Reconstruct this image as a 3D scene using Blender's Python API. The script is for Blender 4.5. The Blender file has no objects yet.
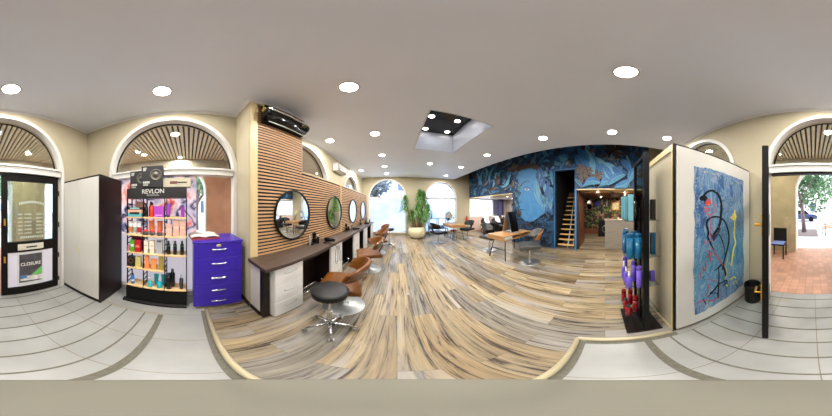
import bpy, math, random
from mathutils import Vector, Matrix
R = math.radians
random.seed(7)
SC = bpy.context.scene
COL = SC.collection

# ---------------------------------------------------------------- measuring
CAMZ, U0, DEG = 1.6, 397.0, 360.0 / 832.0
def az(u): return R((u - U0) * DEG)
def el(v): return R((208 - v) * DEG)
def on_x(u, v, X):            # sight line meets a wall X = const
    a = az(u); Y = X / math.tan(a); d = math.hypot(X, Y)
    return (X, Y, CAMZ + d * math.tan(el(v)))
def on_y(u, v, Y):
    a = az(u); X = Y * math.tan(a); d = math.hypot(X, Y)
    return (X, Y, CAMZ + d * math.tan(el(v)))
def on_z(u, v, Z):
    d = (Z - CAMZ) / math.tan(el(v)); a = az(u)
    return (d * math.sin(a), d * math.cos(a), Z)

# ---------------------------------------------------------------- materials
def lin(c):
    return tuple(((x / 255) / 12.92 if x / 255 <= 0.04045 else ((x / 255 + 0.055) / 1.055) ** 2.4) for x in c)
MATS = {}
def mat(name, rgb, rough=0.5, metal=0.0, var=0.08, scale=8.0, bump=0.0, bscale=40.0, stretch=(1, 1, 1), spec=0.5, coat=0.0):
    if name in MATS: return MATS[name]
    m = bpy.data.materials.new(name); m.use_nodes = True
    n = m.node_tree; N = n.nodes; L = n.links
    b = N['Principled BSDF']
    tc = N.new('ShaderNodeTexCoord'); mp = N.new('ShaderNodeMapping'); mp.inputs['Scale'].default_value = stretch
    L.new(tc.outputs['Object'], mp.inputs[0])
    nz = N.new('ShaderNodeTexNoise'); nz.inputs['Scale'].default_value = scale; nz.inputs['Detail'].default_value = 4
    L.new(mp.outputs[0], nz.inputs[0])
    cr = N.new('ShaderNodeValToRGB')
    c = lin(rgb)
    cr.color_ramp.elements[0].position = 0.3; cr.color_ramp.elements[1].position = 0.7
    cr.color_ramp.elements[0].color = tuple(max(0, x * (1 - var)) for x in c) + (1,)
    cr.color_ramp.elements[1].color = tuple(min(1, x * (1 + var)) for x in c) + (1,)
    L.new(nz.outputs[0], cr.inputs[0]); L.new(cr.outputs[0], b.inputs['Base Color'])
    b.inputs['Roughness'].default_value = rough; b.inputs['Metallic'].default_value = metal
    b.inputs['Specular IOR Level'].default_value = spec
    b.inputs['Coat Weight'].default_value = coat
    if bump > 0:
        n2 = N.new('ShaderNodeTexNoise'); n2.inputs['Scale'].default_value = bscale
        L.new(mp.outputs[0], n2.inputs[0])
        bp = N.new('ShaderNodeBump'); bp.inputs['Strength'].default_value = bump; bp.inputs['Distance'].default_value = 0.01
        L.new(n2.outputs[0], bp.inputs['Height']); L.new(bp.outputs[0], b.inputs['Normal'])
    MATS[name] = m
    return m
def emis(name, rgb, s):
    if name in MATS: return MATS[name]
    m = bpy.data.materials.new(name); m.use_nodes = True
    N = m.node_tree.nodes; N.clear(); L = m.node_tree.links
    e = N.new('ShaderNodeEmission'); o = N.new('ShaderNodeOutputMaterial')
    e.inputs[0].default_value = lin(rgb) + (1,); e.inputs[1].default_value = s
    L.new(e.outputs[0], o.inputs[0]); MATS[name] = m
    return m
def clear_glass(name, tint=(235, 245, 245), refl=0.06):
    if name in MATS: return MATS[name]
    m = bpy.data.materials.new(name); m.use_nodes = True
    N = m.node_tree.nodes; N.clear(); L = m.node_tree.links
    t = N.new('ShaderNodeBsdfTransparent'); t.inputs[0].default_value = lin(tint) + (1,)
    g = N.new('ShaderNodeBsdfGlossy'); g.inputs['Roughness'].default_value = 0.02
    f = N.new('ShaderNodeLayerWeight'); f.inputs[0].default_value = 0.5
    mx = N.new('ShaderNodeMixShader'); o = N.new('ShaderNodeOutputMaterial')
    pw = N.new('ShaderNodeMath'); pw.operation = 'POWER'; pw.inputs[1].default_value = 5.0
    mu = N.new('ShaderNodeMath'); mu.operation = 'MULTIPLY_ADD'; mu.inputs[1].default_value = 0.7; mu.inputs[2].default_value = refl
    mu.use_clamp = True
    L.new(f.outputs['Facing'], pw.inputs[0]); L.new(pw.outputs[0], mu.inputs[0]); L.new(mu.outputs[0], mx.inputs[0]); L.new(t.outputs[0], mx.inputs[1]); L.new(g.outputs[0], mx.inputs[2])
    L.new(mx.outputs[0], o.inputs[0]); MATS[name] = m
    return m
def frosted(name, rgb, clear=0.1, blobs=None, scale=2.0):
    """translucent film on glass, optionally printed with a second colour in blotches"""
    m = bpy.data.materials.new(name); m.use_nodes = True
    N = m.node_tree.nodes; N.clear(); L = m.node_tree.links
    t = N.new('ShaderNodeBsdfTranslucent'); d = N.new('ShaderNodeBsdfDiffuse'); c = N.new('ShaderNodeBsdfTransparent')
    o = N.new('ShaderNodeOutputMaterial'); m1 = N.new('ShaderNodeMixShader'); m2 = N.new('ShaderNodeMixShader')
    tc = N.new('ShaderNodeTexCoord'); nz = N.new('ShaderNodeTexNoise'); cr = N.new('ShaderNodeValToRGB')
    nz.inputs['Scale'].default_value = scale; nz.inputs['Detail'].default_value = 3; nz.inputs['Distortion'].default_value = 0.6
    L.new(tc.outputs['Object'], nz.inputs[0]); L.new(nz.outputs[0], cr.inputs[0])
    cr.color_ramp.elements[0].color = lin(rgb) + (1,); cr.color_ramp.elements[1].color = lin(rgb) + (1,)
    if blobs:
        cr.color_ramp.elements[0].position = 0.0; cr.color_ramp.elements[1].position = 1.0
        for p, col in blobs:
            e = cr.color_ramp.elements.new(p); e.color = lin(col) + (1,)
    for s in (t, d, c): L.new(cr.outputs[0], s.inputs[0])
    m1.inputs[0].default_value = 0.2; m2.inputs[0].default_value = clear
    L.new(t.outputs[0], m1.inputs[1]); L.new(d.outputs[0], m1.inputs[2])
    L.new(m1.outputs[0], m2.inputs[1]); L.new(c.outputs[0], m2.inputs[2]); L.new(m2.outputs[0], o.inputs[0])
    MATS[name] = m
    return m

# ---------------------------------------------------------------- mesh builder
class MB:
    def __init__(s): s.v = []; s.f = []; s.m = []; s.s = []
    def face(s, idx, m=0, sm=False): s.f.append(idx); s.m.append(m); s.s.append(sm)
    def poly(s, pts, m=0):
        b = len(s.v); s.v += [tuple(p) for p in pts]; s.face(list(range(b, b + len(pts))), m)
    def box(s, x0, y0, z0, x1, y1, z1, m=0):
        x0, x1 = sorted((x0, x1)); y0, y1 = sorted((y0, y1)); z0, z1 = sorted((z0, z1))
        b = len(s.v)
        s.v += [(x0,y0,z0),(x1,y0,z0),(x1,y1,z0),(x0,y1,z0),(x0,y0,z1),(x1,y0,z1),(x1,y1,z1),(x0,y1,z1)]
        for f in ((0,3,2,1),(4,5,6,7),(0,1,5,4),(1,2,6,5),(2,3,7,6),(3,0,4,7)): s.face([b+i for i in f], m)
        return s
    def obox(s, c, size, M=None, m=0):
        b = len(s.v); hx, hy, hz = [q / 2 for q in size]; M = M or Matrix.Identity(3); c = Vector(c)
        for p in ((-hx,-hy,-hz),(hx,-hy,-hz),(hx,hy,-hz),(-hx,hy,-hz),(-hx,-hy,hz),(hx,-hy,hz),(hx,hy,hz),(-hx,hy,hz)):
            s.v.append(tuple(c + M @ Vector(p)))
        for f in ((0,3,2,1),(4,5,6,7),(0,1,5,4),(1,2,6,5),(2,3,7,6),(3,0,4,7)): s.face([b+i for i in f], m)
        return s
    def cyl(s, p0, p1, r0, r1=None, n=16, m=0, caps=True):
        r1 = r0 if r1 is None else r1
        p0, p1 = Vector(p0), Vector(p1); d = (p1 - p0).normalized()
        a = Vector((1,0,0)) if abs(d.x) < 0.9 else Vector((0,1,0))
        e1 = d.cross(a).normalized(); e2 = d.cross(e1)
        def ring(p, r): return [tuple(p + e1 * (r * math.cos(2*math.pi*i/n)) + e2 * (r * math.sin(2*math.pi*i/n))) for i in range(n)]
        b = len(s.v); s.v += ring(p0, r0) + ring(p1, r1)
        for i in range(n):
            j = (i+1) % n; s.face([b+i, b+j, b+n+j, b+n+i], m, True)
        if caps:
            b = len(s.v); s.v += ring(p0, r0); s.face(list(range(b, b+n))[::-1], m)
            b = len(s.v); s.v += ring(p1, r1); s.face(list(range(b, b+n)), m)
        return s
    def lathe(s, prof, cx=0, cy=0, n=24, m=0, sx=1, sy=1, ring=False):
        if ring: prof = list(prof) + [prof[0]]
        b = len(s.v); k = len(prof)
        for r, z in prof:
            for i in range(n):
                t = 2*math.pi*i/n; s.v.append((cx + r*sx*math.cos(t), cy + r*sy*math.sin(t), z))
        for j in range(k-1):
            for i in range(n):
                q = (i+1) % n; s.face([b+j*n+i, b+j*n+q, b+(j+1)*n+q, b+(j+1)*n+i], m, True)
        if ring: return s
        if prof[0][0] > 1e-4: s.face([b+i for i in range(n)][::-1], m)
        if prof[-1][0] > 1e-4: s.face([b+(k-1)*n+i for i in range(n)], m)
        return s
    def tube(s, pts, r, n=8, m=0, closed=False):
        pts = [Vector(p) for p in pts]; k = len(pts); b = len(s.v)
        rs = r if isinstance(r, (list, tuple)) else [r]*k
        up = Vector((0,0,1))
        for i, p in enumerate(pts):
            if closed: d = pts[(i+1) % k] - pts[i-1]
            else: d = pts[min(i+1, k-1)] - pts[max(i-1, 0)]
            d.normalize()
            a = up if abs(d.z) < 0.95 else Vector((1,0,0))
            e1 = d.cross(a).normalized(); e2 = d.cross(e1)
            for q in range(n):
                t = 2*math.pi*q/n; s.v.append(tuple(p + e1*(rs[i]*math.cos(t)) + e2*(rs[i]*math.sin(t))))
        for i in range(k if closed else k-1):
            j = (i+1) % k
            for q in range(n):
                w = (q+1) % n; s.face([b+i*n+q, b+i*n+w, b+j*n+w, b+j*n+q], m, True)
        if not closed:
            s.face([b+q for q in range(n)][::-1], m, True); s.face([b+(k-1)*n+q for q in range(n)], m, True)
        return s
    def prism(s, pts, off, m=0):
        off = Vector(off); n = len(pts); b = len(s.v)
        s.v += [tuple(p) for p in pts] + [tuple(Vector(p) + off) for p in pts]
        s.face([b+i for i in range(n)][::-1], m); s.face([b+n+i for i in range(n)], m)
        for i in range(n):
            j = (i+1) % n; s.face([b+i, b+j, b+n+j, b+n+i], m)
        return s
    def grid(s, fn, nu, nv, m=0, th=0.0):
        """surface fn(u,v) in 0..1; th > 0 makes it a closed shell of that thickness"""
        def P(i, j): return Vector(fn(i/nu, j/nv))
        pts = [[P(i, j) for j in range(nv+1)] for i in range(nu+1)]
        def nrm(i, j):
            a = pts[min(i+1,nu)][j] - pts[max(i-1,0)][j]; c = pts[i][min(j+1,nv)] - pts[i][max(j-1,0)]
            q = a.cross(c); return q.normalized() if q.length > 1e-9 else Vector((0,0,1))
        b = len(s.v); W = nv+1
        for i in range(nu+1):
            for j in range(nv+1): s.v.append(tuple(pts[i][j]))
        for i in range(nu):
            for j in range(nv): s.face([b+i*W+j, b+(i+1)*W+j, b+(i+1)*W+j+1, b+i*W+j+1], m, True)
        if th:
            c = len(s.v)
            for i in range(nu+1):
                for j in range(nv+1): s.v.append(tuple(pts[i][j] - nrm(i, j)*th))
            for i in range(nu):
                for j in range(nv): s.face([c+i*W+j, c+i*W+j+1, c+(i+1)*W+j+1, c+(i+1)*W+j], m, True)
            rim = [(i,0) for i in range(nu)] + [(nu,j) for j in range(nv)] + [(i,nv) for i in range(nu,0,-1)] + [(0,j) for j in range(nv,0,-1)]
            for q in range(len(rim)):
                i0, j0 = rim[q]; i1, j1 = rim[(q+1) % len(rim)]
                s.face([b+i0*W+j0, c+i0*W+j0, c+i1*W+j1, b+i1*W+j1], m, True)
        return s
    def build(s, name, mats, parent=None, org=(0,0,0), bevel=0, seg=2, subsurf=0):
        me = bpy.data.meshes.new(name)
        o = org
        me.from_pydata([(x-o[0], y-o[1], z-o[2]) for x, y, z in s.v], [], s.f)
        if not isinstance(mats, (list, tuple)): mats = [mats]
        for q in mats: me.materials.append(q)
        for p, mi, sm in zip(me.polygons, s.m, s.s): p.material_index = mi; p.use_smooth = sm
        me.update()
        ob = bpy.data.objects.new(name, me); COL.objects.link(ob)
        if parent is not None: ob.parent = parent
        else: ob.location = o
        if bevel:
            md = ob.modifiers.new('Bevel', 'BEVEL'); md.width = bevel; md.segments = seg; md.limit_method = 'ANGLE'; md.angle_limit = R(40)
        if subsurf:
            md = ob.modifiers.new('Sub', 'SUBSURF'); md.levels = subsurf; md.render_levels = subsurf
        return ob
def tag(o, label, cat, group=None, kind=None):
    if label: o['label'] = label
    if cat: o['category'] = cat
    if group: o['group'] = group
    if kind: o['kind'] = kind
    return o
def thing(name, label, cat, loc=(0,0,0), rotz=0, group=None):
    o = bpy.data.objects.new(name, None); COL.objects.link(o); o.empty_display_size = 0.1
    o.location = loc; o.rotation_euler = (0, 0, rotz)
    return tag(o, label, cat, group)
def struct(o): o['kind'] = 'structure'; return o
def copy_tree(o, parent=None):
    c = o.copy(); COL.objects.link(c); c.parent = parent
    for ch in [q for q in bpy.data.objects if q.parent == o]: copy_tree(ch, c)
    return c
def dup(o, loc, rotz=None, label=None, group=None):
    c = copy_tree(o); c.location = loc
    if rotz is not None: c.rotation_euler = (0, 0, rotz)
    if label: c['label'] = label
    if group: c['group'] = group
    return c
def text(name, s, size, mt, parent, loc, ux, uy, depth=0.002, align='CENTER', bold=0.0):
    cu = bpy.data.curves.new('t', 'FONT'); cu.body = s; cu.size = size; cu.extrude = depth; cu.align_x = align; cu.align_y = 'CENTER'; cu.offset = bold
    t = bpy.data.objects.new('t', cu); COL.objects.link(t)
    bpy.context.view_layer.update()
    me = bpy.data.meshes.new_from_object(t.evaluated_get(bpy.context.evaluated_depsgraph_get()))
    bpy.data.objects.remove(t); bpy.data.curves.remove(cu)
    me.name = name; me.materials.clear(); me.materials.append(mt)
    ux, uy = Vector(ux), Vector(uy); uz = ux.cross(uy); loc = Vector(loc)
    for v in me.vertices: c = v.co.copy(); v.co = loc + ux*c.x + uy*c.y + uz*c.z
    ob = bpy.data.objects.new(name, me); COL.objects.link(ob); ob.parent = parent
    return ob

# ---------------------------------------------------------------- palette
M_wall = mat('wall_plaster', (177, 166, 139), 0.75, var=0.03, scale=3, bump=0.05)
M_ceil = mat('ceiling_paint', (232, 238, 252), 0.6, var=0.015, scale=1.5)
M_white = mat('white_paint', (206, 203, 196), 0.4, var=0.02)
M_cornice = mat('cornice_paint', (232, 230, 232), 0.5, var=0.02)
M_black = mat('black_paint', (7, 7, 7), 0.4, var=0.1, spec=0.2)
M_dark = mat('dark_metal', (16, 14, 13), 0.45, var=0.1, spec=0.2)
M_chrome = mat('chrome', (215, 215, 215), 0.12, metal=1.0, var=0.02)
M_steel = mat('brushed_steel', (170, 172, 170), 0.42, metal=0.85, var=0.05)
M_brass = mat('brass', (215, 160, 60), 0.3, metal=0.8)
M_wenge = mat('wenge_wood', (26, 16, 13), 0.35, spec=0.25, var=0.35, scale=6, stretch=(1, 1, 12))
M_lam = mat('cream_laminate', (200, 195, 186), 0.35, var=0.012, scale=4, stretch=(3, 3, 0.5))
M_wlam = mat('white_laminate', (214, 211, 206), 0.3, var=0.02)
M_slat = mat('slat_wood', (184, 144, 102), 0.5, var=0.14, scale=5, stretch=(4, 0.6, 4))
M_pine = mat('pine_edge', (200, 178, 132), 0.45, var=0.1, scale=5, stretch=(4, 4, 0.5))
M_slatback = mat('slat_backing', (9, 5, 4), 0.7)
M_top = mat('worktop_wood', (66, 52, 43), 0.4, var=0.35, scale=6, stretch=(6, 0.7, 6))
M_purple = mat('purple_lacquer', (50, 28, 150), 0.3, var=0.04, scale=3)
M_brown = mat('brown_leather', (98, 56, 12), 0.38, spec=0.3, var=0.3, scale=9, bump=0.05, coat=0.1)
M_bleather = mat('black_leather', (13, 12, 12), 0.45, spec=0.3, var=0.15, bump=0.08, scale=20)
M_grey = mat('grey_leather', (66, 65, 61), 0.4, var=0.12, scale=12)
M_oak = mat('oak_wood', (170, 126, 80), 0.45, var=0.22, scale=5, stretch=(1, 6, 6))
M_maple = mat('maple_shelf', (226, 190, 136), 0.4, var=0.08, scale=6, stretch=(5, 1, 5))
M_glass = clear_glass('window_glass')
M_acryl = clear_glass('acrylic', (225, 235, 238), 0.08)
M_smoke = clear_glass('smoked_acrylic', (96, 96, 100), 0.08)
M_mirror = mat('mirror_silver', (235, 238, 238), 0.02, metal=1.0, var=0.0)

# ---------------------------------------------------------------- wall with arched holes
def arched_wall(mb, axis, base, th, s0, s1, z0, z1, holes, m=0):
    """wall plane at `base` on `axis` ('x' or 'y'), thickness th; holes = (centre, half, sill, spring)"""
    def P(s, t, z): return (s, base + t, z) if axis == 'y' else (base + t, s, z)
    cuts = sorted(holes)
    def quad(a, b, za0, za1, zb0, zb1):
        for t in (0, th):
            mb.poly([P(a, t, za0), P(b, t, zb0), P(b, t, zb1), P(a, t, za1)], m)
    cur = s0
    for c, h, sill, spring in cuts:
        a, b = c - h, c + h
        if a > cur: quad(cur, a, z0, z1, z0, z1)
        n = 32
        xs = [c - h * math.cos(math.pi * i / n) for i in range(n + 1)]
        zs = [spring + h * math.sin(math.pi * i / n) for i in range(n + 1)]
        for i in range(n):
            quad(xs[i], xs[i+1], zs[i], z1, zs[i+1], z1)
            if sill > z0: quad(xs[i], xs[i+1], z0, sill, z0, sill)
            mb.poly([P(xs[i], 0, zs[i]), P(xs[i+1], 0, zs[i+1]), P(xs[i+1], th, zs[i+1]), P(xs[i], th, zs[i])], m)
        for q in (a, b): mb.poly([P(q, 0, sill), P(q, th, sill), P(q, th, spring), P(q, 0, spring)], m)
        mb.poly([P(a, 0, sill), P(b, 0, sill), P(b, th, sill), P(a, th, sill)], m)
        cur = b
    if s1 > cur: quad(cur, s1, z0, z1, z0, z1)
    for q in (s0, s1): mb.poly([P(q, 0, z0), P(q, th, z0), P(q, th, z1), P(q, 0, z1)], m)
    mb.poly([P(s0, 0, z1), P(s1, 0, z1), P(s1, th, z1), P(s0, th, z1)], m)
def arch_ring(mb, axis, base, t0, t1, c, h_out, w, z0, spring, legs=True, m=0, closed_bottom=False):
    def P(s, t, z): return (s, base + t, z) if axis == 'y' else (base + t, s, z)
    n = 36; o = []; i_ = []
    hi = h_out - w
    if legs: o.append((c - h_out, z0)); i_.append((c - hi, z0))
    for k in range(n + 1):
        t = math.pi * k / n
        o.append((c - h_out * math.cos(t), spring + h_out * math.sin(t))); i_.append((c - hi * math.cos(t), spring + hi * math.sin(t)))
    if legs: o.append((c + h_out, z0)); i_.append((c + hi, z0))
    for k in range(len(o) - 1):
        a, b, d, e = o[k], o[k+1], i_[k+1], i_[k]
        for t in (t0, t1): mb.poly([P(a[0], t, a[1]), P(b[0], t, b[1]), P(d[0], t, d[1]), P(e[0], t, e[1])], m)
        for p, q in ((a, b), (e, d)): mb.poly([P(p[0], t0, p[1]), P(q[0], t0, q[1]), P(q[0], t1, q[1]), P(p[0], t1, p[1])], m)
    for k in (0, -1): mb.poly([P(o[k][0], t0, o[k][1]), P(i_[k][0], t0, i_[k][1]), P(i_[k][0], t1, i_[k][1]), P(o[k][0], t1, o[k][1])], m)
def arch_pane(mb, axis, base, t, c, h, z0, spring, m=0):
    def P(s, z): return (s, base + t, z) if axis == 'y' else (base + t, s, z)
    pts = [(c - h * math.cos(math.pi * k / 32), spring + h * math.sin(math.pi * k / 32)) for k in range(33)]
    if z0 < spring: pts = [(c - h, z0)] + pts + [(c + h, z0)]
    mb.poly([P(*p) for p in pts], m)

CEIL = 3.44; XL = -2.07; YB = -2.0; YF = 7.75; XM = 4.72; XR = 8.1; WF = 0.012
SPR = 2.19; RAD = 1.075
LAMP, SKY, EXPO = 26.0, 4.0, 0.66
# ================================================================ SHELL
def wood_floor():
    m = bpy.data.materials.new('plank_floor'); m.use_nodes = True
    n = m.node_tree; N = n.nodes; L = n.links; b = N['Principled BSDF']
    tc = N.new('ShaderNodeTexCoord'); mp = N.new('ShaderNodeMapping'); mp.inputs['Rotation'].default_value = (0, 0, R(90))
    L.new(tc.outputs['Object'], mp.inputs[0])
    br = N.new('ShaderNodeTexBrick'); br.offset = 0.37; br.inputs['Scale'].default_value = 1.0
    br.inputs['Brick Width'].default_value = 1.5; br.inputs['Row Height'].default_value = 0.2
    br.inputs['Mortar Size'].default_value = 0.0012; br.inputs['Mortar Smooth'].default_value = 0.3
    br.inputs['Color1'].default_value = (0,0,0,1); br.inputs['Color2'].default_value = (1,1,1,1); br.inputs['Mortar'].default_value = (0.3,0.3,0.3,1)
    L.new(mp.outputs[0], br.inputs[0])
    cr = N.new('ShaderNodeValToRGB'); cr.color_ramp.interpolation = 'LINEAR'
    E = cr.color_ramp.elements
    E[0].position = 0.0; E[0].color = lin((182, 168, 144)) + (1,)
    E[1].position = 1.0; E[1].color = lin((158, 156, 152)) + (1,)
    for p, c in ((0.2, (154, 136, 108)), (0.4, (194, 184, 160)), (0.55, (124, 110, 92)), (0.7, (174, 160, 134)), (0.85, (136, 134, 132))):
        e = E.new(p); e.color = lin(c) + (1,)
    # offset the streak pattern from board to board
    sep = N.new('ShaderNodeVectorMath'); sep.operation = 'MULTIPLY_ADD'
    sep.inputs[1].default_value = (1, 1, 1)
    sc = N.new('ShaderNodeVectorMath'); sc.operation = 'SCALE'; sc.inputs['Scale'].default_value = 13.0
    L.new(br.outputs['Color'], sc.inputs[0])
    L.new(mp.outputs[0], sep.inputs[0]); L.new(sc.outputs[0], sep.inputs[2])
    m2 = N.new('ShaderNodeMapping'); m2.inputs['Scale'].default_value = (0.42, 7.5, 1)
    L.new(sep.outputs[0], m2.inputs[0])
    nz = N.new('ShaderNodeTexNoise'); nz.inputs['Scale'].default_value = 2.6; nz.inputs['Detail'].default_value = 9; nz.inputs['Roughness'].default_value = 0.7; nz.inputs['Distortion'].default_value = 0.9
    L.new(m2.outputs[0], nz.inputs[0])
    r2 = N.new('ShaderNodeValToRGB'); e2 = r2.color_ramp.elements
    e2[0].position = 0.39; e2[0].color = lin((62, 46, 32)) + (1,); e2[1].position = 0.68; e2[1].color = lin((246, 236, 212)) + (1,)
    q = e2.new(0.46); q.color = lin((188, 178, 162)) + (1,)
    L.new(nz.outputs[0], r2.inputs[0])
    mx = N.new('ShaderNodeMix'); mx.data_type = 'RGBA'; mx.blend_type = 'MULTIPLY'; mx.inputs[0].default_value = 0.95
    L.new(br.outputs['Color'], cr.inputs[0]); L.new(cr.outputs[0], mx.inputs[6]); L.new(r2.outputs[0], mx.inputs[7])
    # broad grey blue weathering
    n3 = N.new('ShaderNodeTexNoise'); n3.inputs['Scale'].default_value = 1.1; n3.inputs['Detail'].default_value = 3
    m3 = N.new('ShaderNodeMapping'); m3.inputs['Scale'].default_value = (0.5, 3.0, 1); m3.inputs['Location'].default_value = (4, 2, 0)
    L.new(sep.outputs[0], m3.inputs[0]); L.new(m3.outputs[0], n3.inputs[0])
    r3 = N.new('ShaderNodeValToRGB'); r3.color_ramp.elements[0].position = 0.52; r3.color_ramp.elements[1].position = 0.66
    L.new(n3.outputs[0], r3.inputs[0])
    sm = N.new('ShaderNodeMath'); sm.operation = 'MULTIPLY'; sm.inputs[1].default_value = 0.6; L.new(r3.outputs[0], sm.inputs[0])
    my = N.new('ShaderNodeMix'); my.data_type = 'RGBA'; my.inputs[7].default_value = lin((150, 148, 146)) + (1,)
    L.new(sm.outputs[0], my.inputs[0]); L.new(mx.outputs[2], my.inputs[6])
    mo = N.new('ShaderNodeMix'); mo.data_type = 'RGBA'; mo.inputs[7].default_value = lin((70, 55, 40)) + (1,)
    L.new(br.outputs['Fac'], mo.inputs[0]); L.new(my.outputs[2], mo.inputs[6])
    L.new(mo.outputs[2], b.inputs['Base Color'])
    b.inputs['Roughness'].default_value = 0.4; b.inputs['Specular IOR Level'].default_value = 0.35
    return m
def tile_mat(name, rgb, size, joint, jc, rough=0.35, offs=0.0, loc=(0,0,0), var=0.06, w=None):
    m = bpy.data.materials.new(name); m.use_nodes = True
    n = m.node_tree; N = n.nodes; L = n.links; b = N['Principled BSDF']
    tc = N.new('ShaderNodeTexCoord'); mp = N.new('ShaderNodeMapping'); mp.inputs['Location'].default_value = loc
    L.new(tc.outputs['Object'], mp.inputs[0])
    br = N.new('ShaderNodeTexBrick'); br.offset = offs; br.inputs['Scale'].default_value = 1.0
    br.inputs['Brick Width'].default_value = w or size; br.inputs['Row Height'].default_value = size
    br.inputs['Mortar Size'].default_value = joint; br.inputs['Mortar Smooth'].default_value = 0.1
    c = lin(rgb)
    br.inputs['Color1'].default_value = tuple(x*(1-var) for x in c) + (1,); br.inputs['Color2'].default_value = tuple(x*(1+var) for x in c) + (1,)
    br.inputs['Mortar'].default_value = lin(jc) + (1,)
    L.new(mp.outputs[0], br.inputs[0])
    nz = N.new('ShaderNodeTexNoise'); nz.inputs['Scale'].default_value = 3; nz.inputs['Detail'].default_value = 6; L.new(tc.outputs['Object'], nz.inputs[0])
    r = N.new('ShaderNodeValToRGB'); r.color_ramp.elements[0].position = 0.3; r.color_ramp.elements[1].position = 0.7
    r.color_ramp.elements[0].color = (0.82, 0.82, 0.83, 1); r.color_ramp.elements[1].color = (1, 1, 1, 1)
    L.new(nz.outputs[0], r.inputs[0])
    mx = N.new('ShaderNodeMix'); mx.data_type = 'RGBA'; mx.blend_type = 'MULTIPLY'; mx.inputs[0].default_value = 1
    L.new(br.outputs[0], mx.inputs[6]); L.new(r.outputs[0], mx.inputs[7]); L.new(mx.outputs[2], b.inputs['Base Color'])
    b.inputs['Roughness'].default_value = rough
    return m
M_plank = wood_floor()
M_tile = tile_mat('grey_tile', (150, 149, 144), 12.0, 0.003, (112, 100, 78), loc=(0.03, 5.9, 0), w=0.5, var=0.02)
M_strip = mat('anti_slip_strip', (98, 94, 82), 0.8, var=0.15, scale=30)
M_terra = tile_mat('terracotta', (182, 136, 110), 0.14, 0.004, (150, 110, 90), rough=0.45, var=0.14)
M_pave = mat('pale_pavement', (190, 186, 182), 0.8, var=0.08, scale=1.2)
M_trimc = mat('cream_trim', (186, 174, 142), 0.4, var=0.05)

# floors
f = MB(); f.box(XL-0.1, 0.2, -0.1, XR, YF+0.1, WF); f.box(1.03, YB-0.1, -0.1, XR, 0.2, WF)
struct(f.build('floor', M_plank))
f = MB(); f.box(XL-0.28, YB-0.25, -0.1, 1.03, 0.2, 0.0)
struct(f.build('floor', M_tile))
# step edge: grey strip and rounded cream nosing
f = MB(); f.box(-1.62, 0.145, 0, 1.0, 0.2, 0.003); f.box(0.965, -0.6, 0, 1.02, 0.145, 0.003)
struct(f.build('trim_1', M_strip))
f = MB(); f.tube([(-1.62, 0.215, WF), (1.035, 0.215, WF)], 0.024, 10); f.tube([(1.035, 0.215, WF), (1.035, -0.57, WF)], 0.024, 10)
struct(f.build('trim_2', M_trimc))
f = MB(); f.box(-1.5, -0.355, 0, 0.97, -0.295, 0.003)
struct(f.build('trim_3', M_strip))
f = MB()
for k in range(7):
    y = -0.52 - 0.235*k; f.box(-1.5 if k < 6 else -1.35, y-0.009, 0, 0.97, y+0.009, 0.002)
struct(f.build('trim_4', M_strip))
f = MB(); f.box(-1.512, -1.15, 0, -1.5, -0.3, 0.0015); f.box(-1.512, -1.155, 0, -1.42, -1.143, 0.0015); f.box(0.3, -1.87, 0, 0.98, -1.855, 0.0015)
struct(f.build('trim_5', mat('grout', (150, 138, 104), 0.8)))

# ceiling with the light well and the open edge in front of the mural
cx0, cx1, cy0, cy1 = 0.51, 1.72, 1.96, 3.82; XE = 3.54
f = MB(); T = CEIL + 0.16
for a in ((XL-0.2, YB-0.2, cx0-0.03, YF+0.2), (cx1+0.03, YB-0.2, XE, YF+0.2), (cx0-0.03, YB-0.2, cx1+0.03, cy0-0.03), (cx0-0.03, cy1+0.03, cx1+0.03, YF+0.2)):
    f.box(a[0], a[1], CEIL, a[2], a[3], T)
struct(f.build('ceiling', M_ceil))
f = MB(); f.box(XE, YB-0.2, 4.75, XR+0.2, YF+0.2, 4.9); f.box(XE-0.12, YB-0.2, T, XE, YF+0.2, 4.9)
struct(f.build('ceiling', mat('void_paint', (130, 125, 120), 0.7)))
w = thing('light_well', 'deep rectangular light well in the ceiling with black glossy top and lamps', 'light well', ((cx0+cx1)/2, (cy0+cy1)/2, CEIL))
o = (w.location.x, w.location.y, CEIL)
M_well = mat('well_wall', (206, 212, 226), 0.3, var=0.02)
t = 0.03
f = MB(); f.box(cx0-t, cy0-t, CEIL+.001, cx0, cy1+t, 4.14); f.box(cx1, cy0-t, CEIL+.001, cx1+t, cy1+t, 4.14); f.box(cx0, cy0-t, CEIL+.001, cx1, cy0, 4.14); f.box(cx0, cy1, CEIL+.001, cx1, cy1+t, 4.14)
f.build('side_panel', M_well, w, o)
f = MB(); f.box(cx0-t, cy0-t, 4.14, cx1+t, cy1+t, 4.17)
f.build('top_panel', mat('black_gloss', (26, 24, 24), 0.18, var=0.6, scale=3), w, o)
M_em = emis('lamp_glow', (255, 244, 226), 9.0)
for i in range(2):
    for j in range(3):
        x, y = cx0 + 0.28 + i*0.66, 2.27 + j*0.68
        g = MB(); g.lathe([(0.075, 4.139), (0.075, 4.128), (0.06, 4.126)], x, y, 20, ring=True)
        g.build('lamp_ring', M_white, w, o)
        g = MB(); g.lathe([(0.075, 4.127), (0.0, 4.124)], x, y, 20); g.build('lamp_disc', M_em, w, o)
for i in range(2):
    ld = bpy.data.lights.new('well_light', 'AREA'); ld.shape = 'DISK'; ld.size = 0.3; ld.energy = 1.5; ld.color = (0.92, 0.95, 1.0)
    lo = bpy.data.objects.new('well_light', ld); COL.objects.link(lo); lo.location = ((cx0+cx1)/2, 2.5 + i*0.8, 4.1)

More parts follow.
